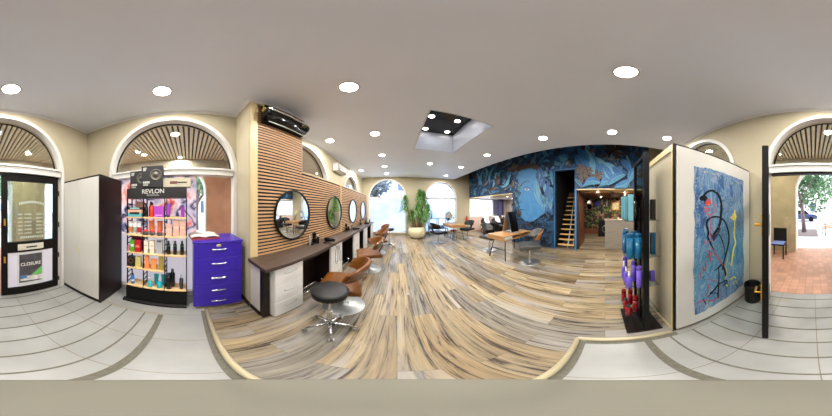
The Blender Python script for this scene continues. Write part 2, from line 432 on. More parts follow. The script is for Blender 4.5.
# cornices
f = MB()
def cornice(x0, y0, x1, y1, dx, dy):
    f.prism([(x0, y0, CEIL-0.001), (x0+dx*0.045, y0+dy*0.045, CEIL-0.001), (x0, y0, CEIL-0.045)], (x1-x0, y1-y0, 0))
cornice(XL, YB, XL, 0.77, 1, 0); cornice(XL, YB, XE, YB, 0, 1); cornice(XL, 0.77, -1.55, 0.77, 0, -1); cornice(-1.55, 0.735, -1.55, 1.8, 1, 0); cornice(XL, 1.2, XL, YF, 1, 0)
struct(f.build('trim_6', M_cornice))

# outer walls
f = MB(); arched_wall(f, 'x', XL, -0.25, YB-0.25, YF, -0.05, T, [(-0.31, RAD, -0.05, SPR), (2.5, 1.14, 0.35, 2.13), (5.8, 0.93, 0.35, 2.18)])
struct(f.build('wall_left', M_wall))
f = MB(); arched_wall(f, 'y', YB, -0.25, XL, XM+0.02, -0.05, 4.9, [(-0.34, RAD, -0.05, SPR), (2.4, RAD, 0.35, SPR)])
struct(f.build('wall_back', M_wall))
FW = [(-0.57, 1.11, 0.12, 2.2), (2.70, 1.03, 0.12, 2.2)]
f = MB(); arched_wall(f, 'y', YF, 0.25, XL, XM, 0, 4.9, FW)
struct(f.build('wall_front', M_wall))
# far wall of the wash area with its wide window (pink tiled below)
f = MB(); M_pink = tile_mat('pinkish_tile', (206, 176, 160), 0.2, 0.003, (180, 150, 135), w=0.2)
f.box(XM, YF, 0, XR+0.2, YF+0.25, 1.0); f.box(XM, YF, 2.25, XR+0.2, YF+0.25, 4.9); f.box(6.9, YF, 1.0, XR+0.2, YF+0.25, 2.25)
struct(f.build('wall_front', mat('wash_wall', (214, 186, 172), 0.6)))
f = MB(); f.box(XR, YB-0.25, 0, XR+0.2, YF, 4.9)
struct(f.build('wall_right', mat('grey_white_wall', (205, 200, 196), 0.7)))
f = MB(); f.box(XM, YB-0.25, 0, XR, YB, 4.9)
struct(f.build('wall_back', mat('dark_office_wall', (92, 60, 44), 0.7)))
# pier where the room widens, black skirting
f = MB(); f.box(XL, 0.77, 0, -1.56, 0.885, CEIL); f.box(XL, 0.885, 0, -1.63, 1.2, CEIL)
struct(f.build('wall_left', M_wall))
f = MB(); f.box(XL+0.001, 0.757, WF, -1.56, 0.769, 0.1)
struct(f.build('baseboard_left', M_black))

# frames and panes
def window(idx, axis, base, sgn, c, h, sill, spring, lower, upper, w=0.07, side=True, mull=False, tz=None):
    """sgn: direction of the outside along the axis"""
    a = MB(); arch_ring(a, axis, base, 0.03*-sgn, 0.1*sgn, c, h+0.02, w, sill, spring)
    o = struct(a.build('window_%d' % idx, M_white))
    P = (lambda s, t, z: (s, base+t, z)) if axis == 'y' else (lambda s, t, z: (base+t, s, z))
    def bx(mb, s0, s1, t0, t1, z0, z1):
        p, q = P(s0, t0, z0), P(s1, t1, z1); mb.box(*p, *q)
    tz = tz or spring
    a = MB(); bx(a, c-h+0.06, c+h-0.06, -0.035*sgn, 0.12*sgn, tz-0.06, tz+0.05); bx(a, c-h+0.06, c+h-0.06, -0.055*sgn, -0.035*sgn, tz+0.02, tz+0.05)
    if sill > 0.02: bx(a, c-h+0.02, c+h-0.02, -0.05*sgn, 0.12*sgn, sill-0.005, sill+0.06)
    if mull: bx(a, c-0.025, c+0.025, 0.03*sgn, 0.09*sgn, sill, tz)
    a.build('transom', M_white, o)
    a = MB(); arch_ring(a, axis, base, 0.11*sgn, 0.13*sgn, c, h-w+0.025, 0.02, spring+0.02, spring, legs=False)
    a.build('seal', M_dark, o)
    a = MB(); arch_pane(a, axis, base, 0.125*sgn, c, h-w+0.03, tz, spring); a.build('pane', upper, o)
    if lower:
        a = MB(); p = [P(c-h+0.05, 0.125*sgn, sill), P(c+h-0.05, 0.125*sgn, sill), P(c+h-0.05, 0.125*sgn, tz), P(c-h+0.05, 0.125*sgn, tz)]; a.poly(p)
        a.build('pane', lower, o)
    return o
M_fr1 = frosted('frosted_film_white', (176, 184, 200), 0.10, blobs=[(0.35, (160, 170, 192)), (0.6, (190, 196, 208))], scale=0.7)
M_fr2 = frosted('frosted_film_blue', (150, 176, 206), 0.14, blobs=[(0.35, (140, 168, 204)), (0.6, (184, 200, 220))], scale=0.9)
M_fr3 = frosted('frosted_lower', (236, 236, 246), 0.05)
window(1, 'x', XL, -1, -0.31, RAD, 0.02, SPR, M_glass, M_glass, w=0.07)
window(2, 'x', XL, -1, 2.5, 1.14, 0.35, 2.13, M_glass, M_glass)
window(3, 'x', XL, -1, 5.8, 0.93, 0.35, 2.18, M_glass, M_glass)
window(4, 'y', YF, 1, *FW[0], M_fr1, M_glass, w=0.07)
window(5, 'y', YF, 1, *FW[1], M_fr2, frosted('upper_film', (176, 186, 202), 0.3), w=0.07)
window(6, 'y', YB, -1, 2.4, RAD, 0.35, SPR, M_glass, M_glass)
# wide window behind the wash basins
a = MB(); a.box(XM, YF-0.02, 0.97, 6.9, YF+0.12, 1.03); a.box(XM, YF-0.02, 2.2, 6.9, YF+0.12, 2.25); a.box(6.86, YF-0.02, 1.03, 6.9, YF+0.12, 2.2); a.box(XM, YF-0.02, 1.03, XM+0.04, YF+0.12, 2.2); a.box(XM+0.04, YF+0.02, 1.6, 6.86, YF+0.06, 1.64)
o = struct(a.build('window_7', M_white))
a = MB(); a.poly([(XM, YF+0.1, 1.0), (6.88, YF+0.1, 1.0), (6.88, YF+0.1, 2.22), (XM, YF+0.1, 2.22)]); a.build('pane', frosted('wash_film', (214, 218, 226), 0.25), o)

# ---------------------------------------------------------------- double entrance door (window arch above)
DC, DH = -0.34, RAD
a = MB(); arch_ring(a, 'y', YB, 0.03, -0.1, DC, DH+0.02, 0.065, 0.0, SPR)
o = struct(a.build('door_1', M_white))
a = MB(); a.box(DC-DH+0.06, YB-0.12, 2.16, DC+DH-0.06, YB+0.035, 2.3); a.box(DC-DH+0.06, YB+0.035, 2.26, DC+DH-0.06, YB+0.055, 2.29); a.build('transom', M_white, o)
a = MB(); a.box(DC-DH+0.08, YB-0.1, 2.13, DC+DH-0.08, YB+0.0, 2.16); a.build('head_stop', M_black, o)
a = MB(); arch_ring(a, 'y', YB, -0.11, -0.13, DC, DH-0.075, 0.02, SPR+0.1, SPR, legs=False); a.build('seal', M_dark, o)
a = MB(); arch_pane(a, 'y', YB, -0.125, DC, DH-0.07, SPR+0.08, SPR+0.0); a.build('fanlight_pane', M_glass, o)
a = MB(); a.box(DC-DH, YB-0.27, -0.02, DC+DH, YB-0.10, 0.005); a.build('threshold', M_terra, o)
# closed leaf: hinge at X=-1.31, meeting stile at X=-0.30
M_door = mat('door_black', (15, 12, 10), 0.5, spec=0.15, var=0.2, scale=5, stretch=(3, 3, 0.6))
def leaf(name, label, x0, x1, y, orn=True):
    L0 = thing(name, label, 'door', ((x0+x1)/2, y, 0.0)); g = (L0.location.x, y, 0.0)
    a = MB(); W = 0.1; th = 0.025
    a.box(x0, y-th, 0.015, x0+W, y+th, 2.13); a.box(x1-W, y-th, 0.015, x1, y+th, 2.13)
    a.box(x0+W, y-th, 0.015, x1-W, y+th, 0.17); a.box(x0+W, y-th, 0.87, x1-W, y+th, 1.05); a.box(x0+W, y-th, 2.03, x1-W, y+th, 2.13)
    a.build('door_frame', M_door, L0, g, bevel=0.006)
    a = MB(); a.box(x0+W, y-0.004, 0.17, x1-W, y+0.004, 0.87); a.build('lower_pane', M_glass, L0, g)
    a = MB(); a.box(x0+W, y-0.004, 1.05, x1-W, y+0.004, 2.03); a.build('upper_pane', M_glass, L0, g)
    a = MB(); a.box(x0+0.3, y+th, 0.905, x1-0.26, y+th+0.008, 1.01); q = a.build('letter_plate', mat('letter_plate_cream', (196, 190, 172), 0.4), L0, g, bevel=0.003)
    a = MB(); a.box(x0+0.42, y+th+0.008, 0.945, x1-0.4, y+th+0.012, 0.965); a.build('letter_slot', M_black, q, (0,0,0)) if False else a.build('letter_slot', M_black, q, g)
    return L0, g, th
L0, g, th = leaf('glass_door', 'closed black framed glass door with printed opening hours and a letter plate', -1.32, -0.31, YB-0.03)
y = YB-0.03
for z in (1.86, 1.3, 0.72, 0.2):
    a = MB(); a.cyl((-1.33, y+0.03, z-0.045), (-1.33, y+0.03, z+0.045), 0.012, n=10); a.build('hinge', M_black, L0, g)
for z in (1.38, 0.76):
    a = MB(); a.box(-0.375, y+th, z-0.055, -0.345, y+th+0.02, z+0.055); a.build('brass_plate', M_brass, L0, g, bevel=0.004)
# writing on the upper pane: small pale lines in columns
a = MB(); M_ink = mat('pale_print', (168, 178, 166), 0.6)
yy = y + 0.006
def dash(x, z, w, h): a.box(x-w, yy, z-h/2, x, yy+0.001, z+h/2)
random.seed(3)
for r_ in range(6):
    z = 1.50 - r_*0.062
    for x, w in ((-0.58, 0.075), (-0.69, 0.02), (-0.735, 0.075), (-0.90, 0.09), (-1.02, 0.08)):
        for k in range(int(w/0.02)+1): dash(x - k*0.02, z - random.uniform(0, 0.004), 0.014, 0.024)
for k in range(16):
    x = -0.60 - k*0.028; dash(x, 1.70 + 0.03*math.sin(math.pi*k/15) - 0.03, 0.02, 0.04)
for k in range(14): dash(-0.62 - k*0.032, 1.12, 0.022, 0.036)
a.build('opening_hours_print', M_ink, L0, g)
# poster standing behind the lower glass
P0 = thing('closure_poster', 'dark poster reading CLOSURE on the lower glass of the closed door', 'poster', (-0.80, y+0.006, 0.52)); pg = tuple(P0.location)
a = MB(); a.box(-1.03, y+0.006, 0.2, -0.57, y+0.010, 0.84); a.build('sheet', mat('poster_white', (196, 198, 194), 0.5), P0, pg)
a = MB(); a.box(-1.0, y+0.010, 0.26, -0.6, y+0.012, 0.82); a.build('picture', mat('poster_dark', (66, 62, 66), 0.5, var=0.4, scale=9), P0, pg)
a = MB(); a.prism([(-1.0, y+0.012, 0.40), (-0.80, y+0.012, 0.40), (-1.0, y+0.012, 0.56)], (0, 0.001, 0)); a.build('green_patch', mat('poster_green', (96, 168, 84), 0.5), P0, pg)
a = MB(); a.prism([(-0.62, y+0.012, 0.3), (-1.0, y+0.012, 0.28), (-1.0, y+0.012, 0.39), (-0.80, y+0.012, 0.395), (-0.62, y+0.012, 0.40)], (0, 0.0008, 0)); a.build('pale_patch', mat('poster_pale', (196, 190, 184), 0.5, var=0.4, scale=18), P0, pg)
a = MB(); a.prism([(-0.62, y+0.0125, 0.34), (-0.74, y+0.0125, 0.35), (-0.72, y+0.0125, 0.41), (-0.62, y+0.0125, 0.42)], (0, 0.0012, 0)); a.build('blue_patch', mat('poster_blue', (70, 110, 150), 0.5), P0, pg)
text('headline', 'CLOSURE', 0.083, M_white, P0, (-0.8-pg[0], 0.0125+y-pg[1], 0.63-pg[2]), (-1,0,0), (0,0,1), 0.0005, bold=0.001)
# white paper beside the poster
a = MB(); a.box(-1.21, y+0.0055, 0.18, -0.42, y+0.0062, 0.86)
L1 = a.build('lower_film', frosted('lower_door_film', (250, 244, 252), 0.3), L0, g)

# open leaf swung into the room, seen edge on
hx, hy = 0.72, -2.0; ex, ey = 0.372, -0.985
ang = math.atan2(ey-hy, ex-hx)
O = thing('glass_door', 'open black framed glass door swung into the room, seen edge on', 'door', (hx, hy, 0), ang)
Ln = math.hypot(ex-hx, ey-hy)
a = MB(); W = 0.1; t2 = 0.026
a.box(0.01, -t2, 0.015, W, t2, 2.14); a.box(Ln-W, -t2, 0.015, Ln, t2, 2.14); a.box(W, -t2, 0.015, Ln-W, t2, 0.17); a.box(W, -t2, 0.87, Ln-W, t2, 1.05); a.box(W, -t2, 2.03, Ln-W, t2, 2.14)
a.build('door_frame', M_door, O, bevel=0.005)
a = MB(); a.box(W, -0.004, 0.17, Ln-W, 0.004, 0.87); a.build('lower_pane', M_glass, O)
a = MB(); a.box(W, -0.004, 1.05, Ln-W, 0.004, 2.03); a.build('upper_pane', M_glass, O)
for z in (1.46, 0.78):
    a = MB(); a.box(Ln-0.095, -t2-0.012, z-0.09, Ln-0.035, -t2, z+0.09); a.tube([(Ln-0.06, -t2-0.01, z), (Ln-0.06, -t2-0.06, z), (Ln-0.16, -t2-0.06, z)], 0.011)
    a.build('handle', M_brass, O, bevel=0.002)
    a = MB(); a.box(Ln-0.085, t2, z-0.09, Ln-0.035, t2+0.012, z+0.09); a.build('lock_plate', M_steel, O, bevel=0.002)
# ================================================================ ENTRANCE FURNITURE
def lt(p, g): return (p[0]-g[0], p[1]-g[1], p[2]-g[2])
# tall wardrobe
W0 = thing('wardrobe', 'tall wardrobe with cream double doors and dark wenge side in the corner', 'wardrobe', (-1.73, -1.565, 0)); g = tuple(W0.location)
wx0, wx1, wy0, wy1 = -2.045, -1.43, -1.985, -1.14
a = MB(); a.box(wx0, wy0, 0, wx1, wy0+0.02, 2.08); a.box(wx0, wy1-0.02, 0, wx1, wy1, 2.08); a.box(wx0, wy0+0.02, 2.06, wx1, wy1-0.02, 2.08); a.box(wx0, wy0+0.02, 0, wx1-0.01, wy1-0.02, 0.07); a.box(wx0, wy0+0.02, 0.07, wx0+0.01, wy1-0.02, 2.06)
a.build('body', M_wenge, W0, g)
ym = (wy0+wy1)/2
for y0, y1, hy in ((wy0+0.022, ym-0.003, ym-0.03), (ym+0.003, wy1-0.022, ym+0.012)):
    a = MB(); a.box(wx1-0.02, y0, 0.075, wx1+0.002, y1, 2.055); d = a.build('door', M_lam, W0, g, bevel=0.003)
a = MB(); a.box(wx1+0.003, ym-0.017, 0.86, wx1+0.02, ym+0.017, 0.96); a.build('handle', mat('cream_handle', (206, 196, 162), 0.4), W0, g, bevel=0.004)

# purple chest of drawers
D0 = thing('drawer_unit', 'tall purple lacquered chest of five drawers on short feet', 'chest of drawers', (-1.9, 0.38, 0)); g = tuple(D0.location)
dx0, dx1, dy0, dy1, dz0, dz1 = -2.165, -1.655, 0.055, 0.70, 0.055, 1.165
a = MB(); a.box(dx0, dy0, dz0, dx1-0.02, dy1, dz1-0.025); a.build('body', M_purple, D0, g, bevel=0.004)
a = MB(); a.box(dx0, dy0-0.012, dz1-0.025, dx1+0.012, dy1+0.012, dz1); a.build('top', M_purple, D0, g, bevel=0.008)
hs = [0.205, 0.225, 0.22, 0.215, 0.205]; z = dz1-0.03
for k, h in enumerate(hs):
    a = MB(); a.box(dx1-0.02, dy0+0.004, z-h+0.004, dx1, dy1-0.004, z); d = a.build('drawer', M_purple, D0, g, bevel=0.004)
    zc = z - 0.075; yc = (dy0+dy1)/2
    a = MB(); a.tube([(dx1-0.002, yc-0.10, zc), (dx1+0.022, yc-0.085, zc), (dx1+0.028, yc, zc-0.004), (dx1+0.022, yc+0.085, zc), (dx1-0.002, yc+0.10, zc)], 0.008, 8)
    a.build('handle', M_chrome, d, g)
    if k == 0:
        a = MB(); a.lathe([(0.0, 0), (0.03, 0.0), (0.034, 0.004), (0.02, 0.008), (0, 0.009)], 0, 0, 18, sy=1, sx=0.6)
        a.v = [(dx1 + q[2], yc + q[1], z - 0.028 + q[0]) for q in a.v]; a.build('lock_badge', mat('badge', (216, 200, 150), 0.3, metal=0.6), d, g)
    z -= h
for x, y, zb in ((dx1-0.06, dy0+0.05, 0), (dx1-0.06, dy1-0.05, WF), (dx0+0.16, dy0+0.05, 0), (dx0+0.16, dy1-0.05, WF)):
    a = MB(); a.lathe([(0.024, zb), (0.024, zb+0.01), (0.019, dz0+0.001)], x, y, 12); a.build('foot', M_oak, D0, g)
# books on the drawers
Bk = thing('magazine', 'open pale magazine lying on a red book on the purple drawers', 'magazine', (-1.93, 0.21, dz1+0.02), R(4))
a = MB()
a.grid(lambda u, v: ((u-0.5)*0.3, (v-0.5)*0.40, 0.022 + 0.016*abs(math.sin((v-0.5)*6.28))), 6, 14, th=0.018)
a.build('pages', mat('magazine_paper', (210, 200, 186), 0.6, var=0.25, scale=14), Bk)
Bk2 = MB(); Bk2.box(-0.16, -0.2, 0, 0.16, 0.2, 0.02)
q = Bk2.build('book', mat('red_cover', (150, 60, 60), 0.5)); q.location = (-1.93, 0.21, dz1); q.rotation_euler[2] = R(10); tag(q, 'thin red book lying under the open magazine on the purple drawers', 'book')

# ---------------------------------------------------------------- product display stand
S0 = thing('display_stand', 'black shop display stand headed REVLON with maple shelves in three columns', 'display stand', (-1.87, -0.48, 0)); g = tuple(S0.location)
sx, sy0, sy1 = -1.74, -0.90, -0.03
a = MB(); a.box(-2.0, sy0+0.01, 0.05, sx+0.01, sy1, 0.30); a.build('base', M_black, S0, g)
a = MB(); a.prism([(sx+0.0, sy0-0.03, 0), (sx+0.05, sy0-0.03, 0), (sx+0.045, sy0-0.03, 0.03), (sx-0.01, sy0-0.03, 0.05)], (0, sy1-sy0+0.03, 0)); a.box(-2.0, sy0, 0, sx-0.01, sy1, 0.05); a.build('plinth', M_dark, S0, g)
a = MB(); a.box(-1.99, sy0+0.01, 1.74, sx-0.01, sy1, 1.885); a.build('header', mat('header_black', (20, 16, 15), 0.45), S0, g, bevel=0.004)
text('header_logo', 'REVLON', 0.085, M_white, S0, lt((sx-0.008, -0.49, 1.828), g), (0,1,0), (0,0,1), 0.001, bold=0.0015)
text('header_logo', 'PROFESSIONAL', 0.026, M_white, S0, lt((sx-0.008, -0.49, 1.775), g), (0,1,0), (0,0,1), 0.001)
YC = [(-0.89, -0.645), (-0.635, -0.335), (-0.325, -0.035)]
for y in (-0.895, -0.64, -0.33, -0.035):
    a = MB(); a.box(-1.97, y-0.006, 0.3, -1.94, y+0.006, 1.74); a.box(-1.80, y-0.006, 0.3, -1.775, y+0.006, 1.74)
    for k in range(16): a.box(-1.94, y-0.003, 0.36+k*0.086, -1.80, y+0.003, 0.38+k*0.086)
    a.build('upright', M_black, S0, g)
LV = [(1.475, (0,1,2)), (1.215, (0,1,2)), (0.94, (0,1,2)), (0.68, (0,1)), (0.345, (0,1,2))]
for z, cols in LV:
    for c in cols:
        a = MB(); a.box(-1.97, YC[c][0]+0.002, z-0.022, sx+0.0, YC[c][1]-0.002, z); a.build('shelf', M_maple, S0, g, bevel=0.003)

def m_(rgb, rough=0.35): return mat('pk_%d_%d_%d' % rgb, rgb, rough, var=0.05)
def fit(x, y): return -0.645 + (y+0.645)*0.82 if (x < -1 and y < -0.645) else y
def carton(label, x, y, z, wy, wx, h, rgb, band=None, cat='box', name='product_box', rot=0, group=None):
    if fit(x, y) != y: y = fit(x, y); wy *= 0.86
    o = thing(name, label, cat, (x, y, z), R(rot), group)
    a = MB(); a.box(-wx/2, -wy/2, 0, wx/2, wy/2, h); a.build('carton', m_(rgb), o, bevel=0.0015)
    if band:
        a = MB(); a.box(wx/2, -wy*0.36, h*band[1], wx/2+0.0008, wy*0.36, h*band[2]); a.build('label_print', m_(band[0]), o)
    return o
def bottle(label, x, y, z, r, h, rgb, cap=(20,20,20), caph=0.25, kind='round', name='bottle', cat='bottle', group=None, band=None):
    y = fit(x, y); o = thing(name, label, cat, (x, y, z), 0, group); hb = h*(1-caph)
    a = MB(); a.lathe([(r*0.9, 0), (r, h*0.02), (r, hb*0.86), (r*0.55, hb), (r*0.5, hb)], n=16); a.build('body', m_(rgb, 0.2), o)
    if kind == 'flat':
        bpy.data.objects.remove([q for q in bpy.data.objects if q.parent == o][0]); a = MB(); a.lathe([(r*0.93, 0), (r, h*0.02), (r, hb)], n=16); a.build('body', m_(rgb, 0.2), o)
        a = MB(); a.lathe([(r*0.96, hb), (r*0.96, h*0.985), (r*0.9, h)], n=16)
    else: a = MB(); a.lathe([(r*0.52, hb), (r*0.52, h*0.985), (r*0.4, h)], n=14) if kind != 'spray' else a.lathe([(r*0.4, hb), (r*0.4, h*0.9), (r*0.25, h*0.92), (r*0.25, h)], n=12).box(0, -0.006, h*0.93, r*1.1, 0.006, h*0.985)
    a.build('cap' if kind != 'spray' else 'spray_head', m_(cap, 0.3), o)
    if band:
        a = MB(); a.lathe([(r*1.01, hb*band[1]), (r*1.01, hb*band[2])], n=16); a.build('label_print', m_(band[0]), o)
    return o
def tube_(label, x, y, z, r, h, rgb, cap=(20,20,20), caph=0.18, group=None, band=None):
    y = fit(x, y); o = thing('cosmetic_tube', label, 'tube', (x, y, z), 0, group)
    n = 14; zc = h*caph
    a = MB(); b = 0
    a.grid(lambda u, v: (r*math.cos(2*math.pi*u)*(1-v*0.93), r*math.sin(2*math.pi*u)*(1+v*0.15), zc + (h-zc)*v), 16, 4); a.build('body', m_(rgb, 0.3), o)
    a = MB(); a.cyl((0,0,0), (0,0,zc), r*0.8, n=14); a.build('cap', m_(cap, 0.3), o)
    if band:
        a = MB(); v0, v1 = band[1], band[2]
        a.grid(lambda u, v: ((r+.0008)*math.cos(2*math.pi*u)*(1-(v0+(v1-v0)*v)*0.93)+0.0008, (r+.0008)*math.sin(2*math.pi*u)*(1+(v0+(v1-v0)*v)*0.15), zc + (h-zc)*(v0+(v1-v0)*v)), 16, 2); a.build('label_print', m_(band[0]), o)
    return o
Z1, Z2, Z3, Z4, Z5 = 1.475, 1.215, 0.94, 0.68, 0.345
fx = -1.80
# top shelf
carton('flat teal and black box at the bottom of the stack, top left shelf', fx, -0.79, Z1, 0.24, 0.12, 0.05, (96, 176, 184), ((24,24,24), 0.7, 1.0))
carton('flat peach box in the middle of the stack, top left shelf', fx, -0.785, Z1+0.051, 0.25, 0.12, 0.05, (222, 168, 140), ((24,24,24), 0.0, 0.3))
carton('flat black box with pale corner, on top of the stack, top left shelf', fx-0.005, -0.79, Z1+0.102, 0.24, 0.11, 0.035, (30, 28, 28), ((150,200,205), 0.3, 0.8))
carton('salmon box standing behind the flat boxes, top left shelf', fx-0.09, -0.75, Z1, 0.16, 0.04, 0.22, (208, 150, 128))
bottle('black bottle, left end of the top middle shelf', fx, -0.60, Z1, 0.03, 0.2, (20, 20, 22), (20,20,20))
bottle('second black bottle behind the red one, top middle shelf', fx-0.08, -0.555, Z1, 0.03, 0.22, (24, 24, 26), (20,20,20))
bottle('orange red bottle with black cap, top middle shelf', fx, -0.515, Z1, 0.032, 0.205, (222, 66, 38), (24,20,20), 0.2)
carton('square violet box between the red bottle and the violet tube, top shelf', fx, -0.41, Z1, 0.135, 0.08, 0.15, (172, 70, 184), ((214, 150, 220), 0.12, 0.22))
tube_('violet tube with dark shoulders, top right shelf', fx, -0.285, Z1, 0.033, 0.19, (130, 40, 150), (80, 20, 100))
carton('narrow violet box, right end of the top shelf', fx, -0.085, Z1, 0.05, 0.06, 0.145, (148, 48, 160))
# second shelf
for y, rgb, w in ((-0.895, (206, 122, 52), 'orange'), (-0.81, (150, 170, 150), 'grey green'), (-0.725, (190, 30, 44), 'red')):
    tube_('white tube with %s lower label, second shelf left' % w, fx, y, Z2, 0.03, 0.19, (240, 236, 232), (236, 232, 228), 0.1, band=(rgb, 0.05, 0.5))
for y, w in ((-0.535, 'left'), (-0.41, 'right')):
    tube_('orange tube on a black cap, back row %s, second shelf middle' % w, fx-0.05, y, Z2, 0.038, 0.20, (222, 120, 44), (20,20,20), 0.3)
for y, w in ((-0.60, 'left'), (-0.50, 'centre'), (-0.40, 'right')):
    o = thing('cream_jar', 'dark grey jar with red lid, front row %s, second shelf middle' % w, 'jar', (sx-0.035, y, Z2))
    a = MB(); a.lathe([(0.028, 0), (0.034, 0.01), (0.034, 0.05)], n=16); a.build('body', m_((62, 66, 72)), o)
    a = MB(); a.lathe([(0.035, 0.05), (0.035, 0.072), (0.03, 0.075)], n=16); a.build('lid', m_((214, 60, 48)), o)
for y, h, w in ((-0.27, 0.165, 'shortest pink box, left'), (-0.175, 0.215, 'tall pink box, centre'), (-0.085, 0.215, 'tall pink box, right')):
    carton(w + ' of three on the second shelf right', fx, y, Z2, 0.078, 0.07, h, (226, 178, 158), ((240, 206, 190), 0.5, 0.62))
# third shelf
carton('small pink and white box, left end of the third shelf', fx, -0.925, Z3, 0.045, 0.05, 0.09, (226, 130, 150))
carton('bright green box on the third shelf left', fx, -0.845, Z3, 0.075, 0.07, 0.18, (92, 176, 52), ((226, 240, 220), 0.45, 0.65))
carton('red box beside the green box on the third shelf', fx, -0.745, Z3, 0.10, 0.07, 0.185, (192, 24, 38), ((226, 120, 110), 0.4, 0.6))
carton('dark red box lying behind the green and red boxes, third shelf', fx-0.09, -0.78, Z3, 0.22, 0.05, 0.23, (110, 20, 60))
carton('cream box, left of two on the third shelf middle', fx, -0.60, Z3, 0.055, 0.06, 0.19, (244, 234, 212), ((120,110,90), 0.6, 0.64))
carton('cream box, right of two on the third shelf middle', fx, -0.51, Z3, 0.06, 0.06, 0.19, (240, 228, 204), ((120,110,90), 0.6, 0.64))
carton('grey box with dark top on the third shelf middle', fx, -0.405, Z3, 0.085, 0.07, 0.2, (176, 176, 176), ((70,70,72), 0.9, 1.0))
for y, w in ((-0.28, 'left'), (-0.19, 'centre'), (-0.095, 'right')):
    bottle('black and green bottle, %s of three on the third shelf right' % w, fx, y, Z3, 0.027, 0.2, (18, 26, 22), (14, 60, 36), 0.18, band=((20, 80, 44), 0.75, 0.84))
# fourth shelf
o = carton('black box with gold ring, left end of the fourth shelf', fx, -0.87, Z4, 0.12, 0.07, 0.17, (22, 20, 22))
a = MB(); a.tube([(0.037, 0.038*math.cos(t*0.52), 0.1+0.038*math.sin(t*0.52)) for t in range(12)], 0.002, 6, closed=True); a.build('ring_emblem', M_brass, o)
carton('pale gold box on the fourth shelf left', fx, -0.735, Z4, 0.09, 0.07, 0.175, (212, 196, 116))
carton('narrow orange box on the fourth shelf middle', fx, -0.59, Z4, 0.055, 0.06, 0.21, (250, 150, 74))
tube_('orange tube on the fourth shelf middle', fx, -0.49, Z4, 0.04, 0.17, (255, 146, 72), (255, 150, 80), 0.12)
carton('olive gold box, right end of the fourth shelf', fx, -0.385, Z4, 0.06, 0.06, 0.22, (164, 142, 60))
# bottom shelf
bottle('blue can with dark cap alone on the bottom shelf left', fx, -0.85, Z5, 0.027, 0.2, (54, 118, 200), (30,40,60), 0.15, name='spray_can', cat='can', band=((180, 214, 240), 0.3, 0.5))
for y, w in ((-0.54, 'left'), (-0.41, 'right')):
    bottle('turquoise spray bottle with clear nozzle, %s, bottom shelf middle' % w, fx+0.01, y, Z5, 0.032, 0.19, (42, 178, 190), (206, 220, 222), 0.4, 'spray', 'spray_bottle', 'spray bottle')
for y, w in ((-0.475, 'left'), (-0.365, 'right')):
    tube_('teal tube behind the turquoise spray bottle, %s, bottom shelf' % w, fx-0.09, y, Z5, 0.032, 0.2, (20, 150, 160), (20, 140, 150), 0.1)
bottle('tall black bottle, front of the pair on the bottom shelf right', fx+0.01, -0.275, Z5, 0.038, 0.29, (14, 14, 16), (40, 50, 70), 0.15)
bottle('tall black bottle, back of the pair on the bottom shelf right', fx-0.07, -0.235, Z5, 0.038, 0.32, (14, 14, 16), (40, 50, 70), 0.15)
bottle('dark grey spray can with silver cap on the bottom shelf right', fx, -0.105, Z5, 0.028, 0.27, (56, 58, 62), (190,196,204), 0.22, name='spray_can', cat='can')
# boxes on top of the stand
def dryer_box(label, y, z, rot, w=0.31, h=0.29, x=-1.91):
    o = thing('hair_dryer_box', label, 'box', (x, y, z), R(rot))
    a = MB(); a.box(-0.05, -w/2, 0, 0.05, w/2, h); a.build('carton', mat('dryer_carton', (22, 20, 19), 0.4, var=0.1), o, bevel=0.002)
    a = MB(); a.lathe([(0.085, 0.0), (0.085, 0.003), (0.065, 0.003), (0.065, 0.001), (0.03, 0.001), (0.03, 0.004), (0.0, 0.004)], n=24)
    a.v = [(0.05 + q[2], 0.05 + q[1], h*0.56 + q[0]) for q in a.v]; a.build('printed_dryer', mat('dryer_print', (84, 80, 70), 0.5, var=0.6, scale=30), o)
    a = MB()
    for k in range(4): a.box(0.0501, -w*0.42+k*0.024, 0.055, 0.0512, -w*0.42+k*0.024+0.018, 0.085)
    for k in range(3): a.box(0.0501, -w*0.42, h-0.035-k*0.018, 0.0512, -w*0.42+0.05-k*0.006, h-0.024-k*0.018)
    for k in range(2): a.box(0.0501, -w*0.42, 0.025+k*0.012, 0.0512, -w*0.42+0.07, 0.031+k*0.012)
    a.build('box_print', M_white, o)
    return o
dryer_box('black hair dryer box at the left end on top of the stand', -0.745, 1.886, 0, w=0.28)
dryer_box('black hair dryer box overlapping another, middle of the stand top', -0.50, 1.886, 3, x=-1.785, w=0.30, h=0.31)
o = thing('brush_box', 'flat khaki box with a brown hot brush drawn on it, on top of the stand', 'box', (-1.83, -0.175, 1.886), R(-3))
a = MB(); a.box(-0.06, -0.2, 0, 0.06, 0.2, 0.125); a.build('carton', mat('khaki_carton', (186, 178, 152), 0.5), o, bevel=0.002)
a = MB(); a.cyl((0.0605, -0.08, 0.062), (0.0605, 0.02, 0.062), 0.02, n=10); a.v = [(0.0602 + (p[0]-0.0605)*0.06, p[1], p[2]) for p in a.v]
a.build('printed_brush', mat('brush_print', (110, 60, 56), 0.5), o)
a = MB(); a.box(0.0602, 0.02, 0.054, 0.0614, 0.15, 0.07); a.build('printed_grip', M_black, o)

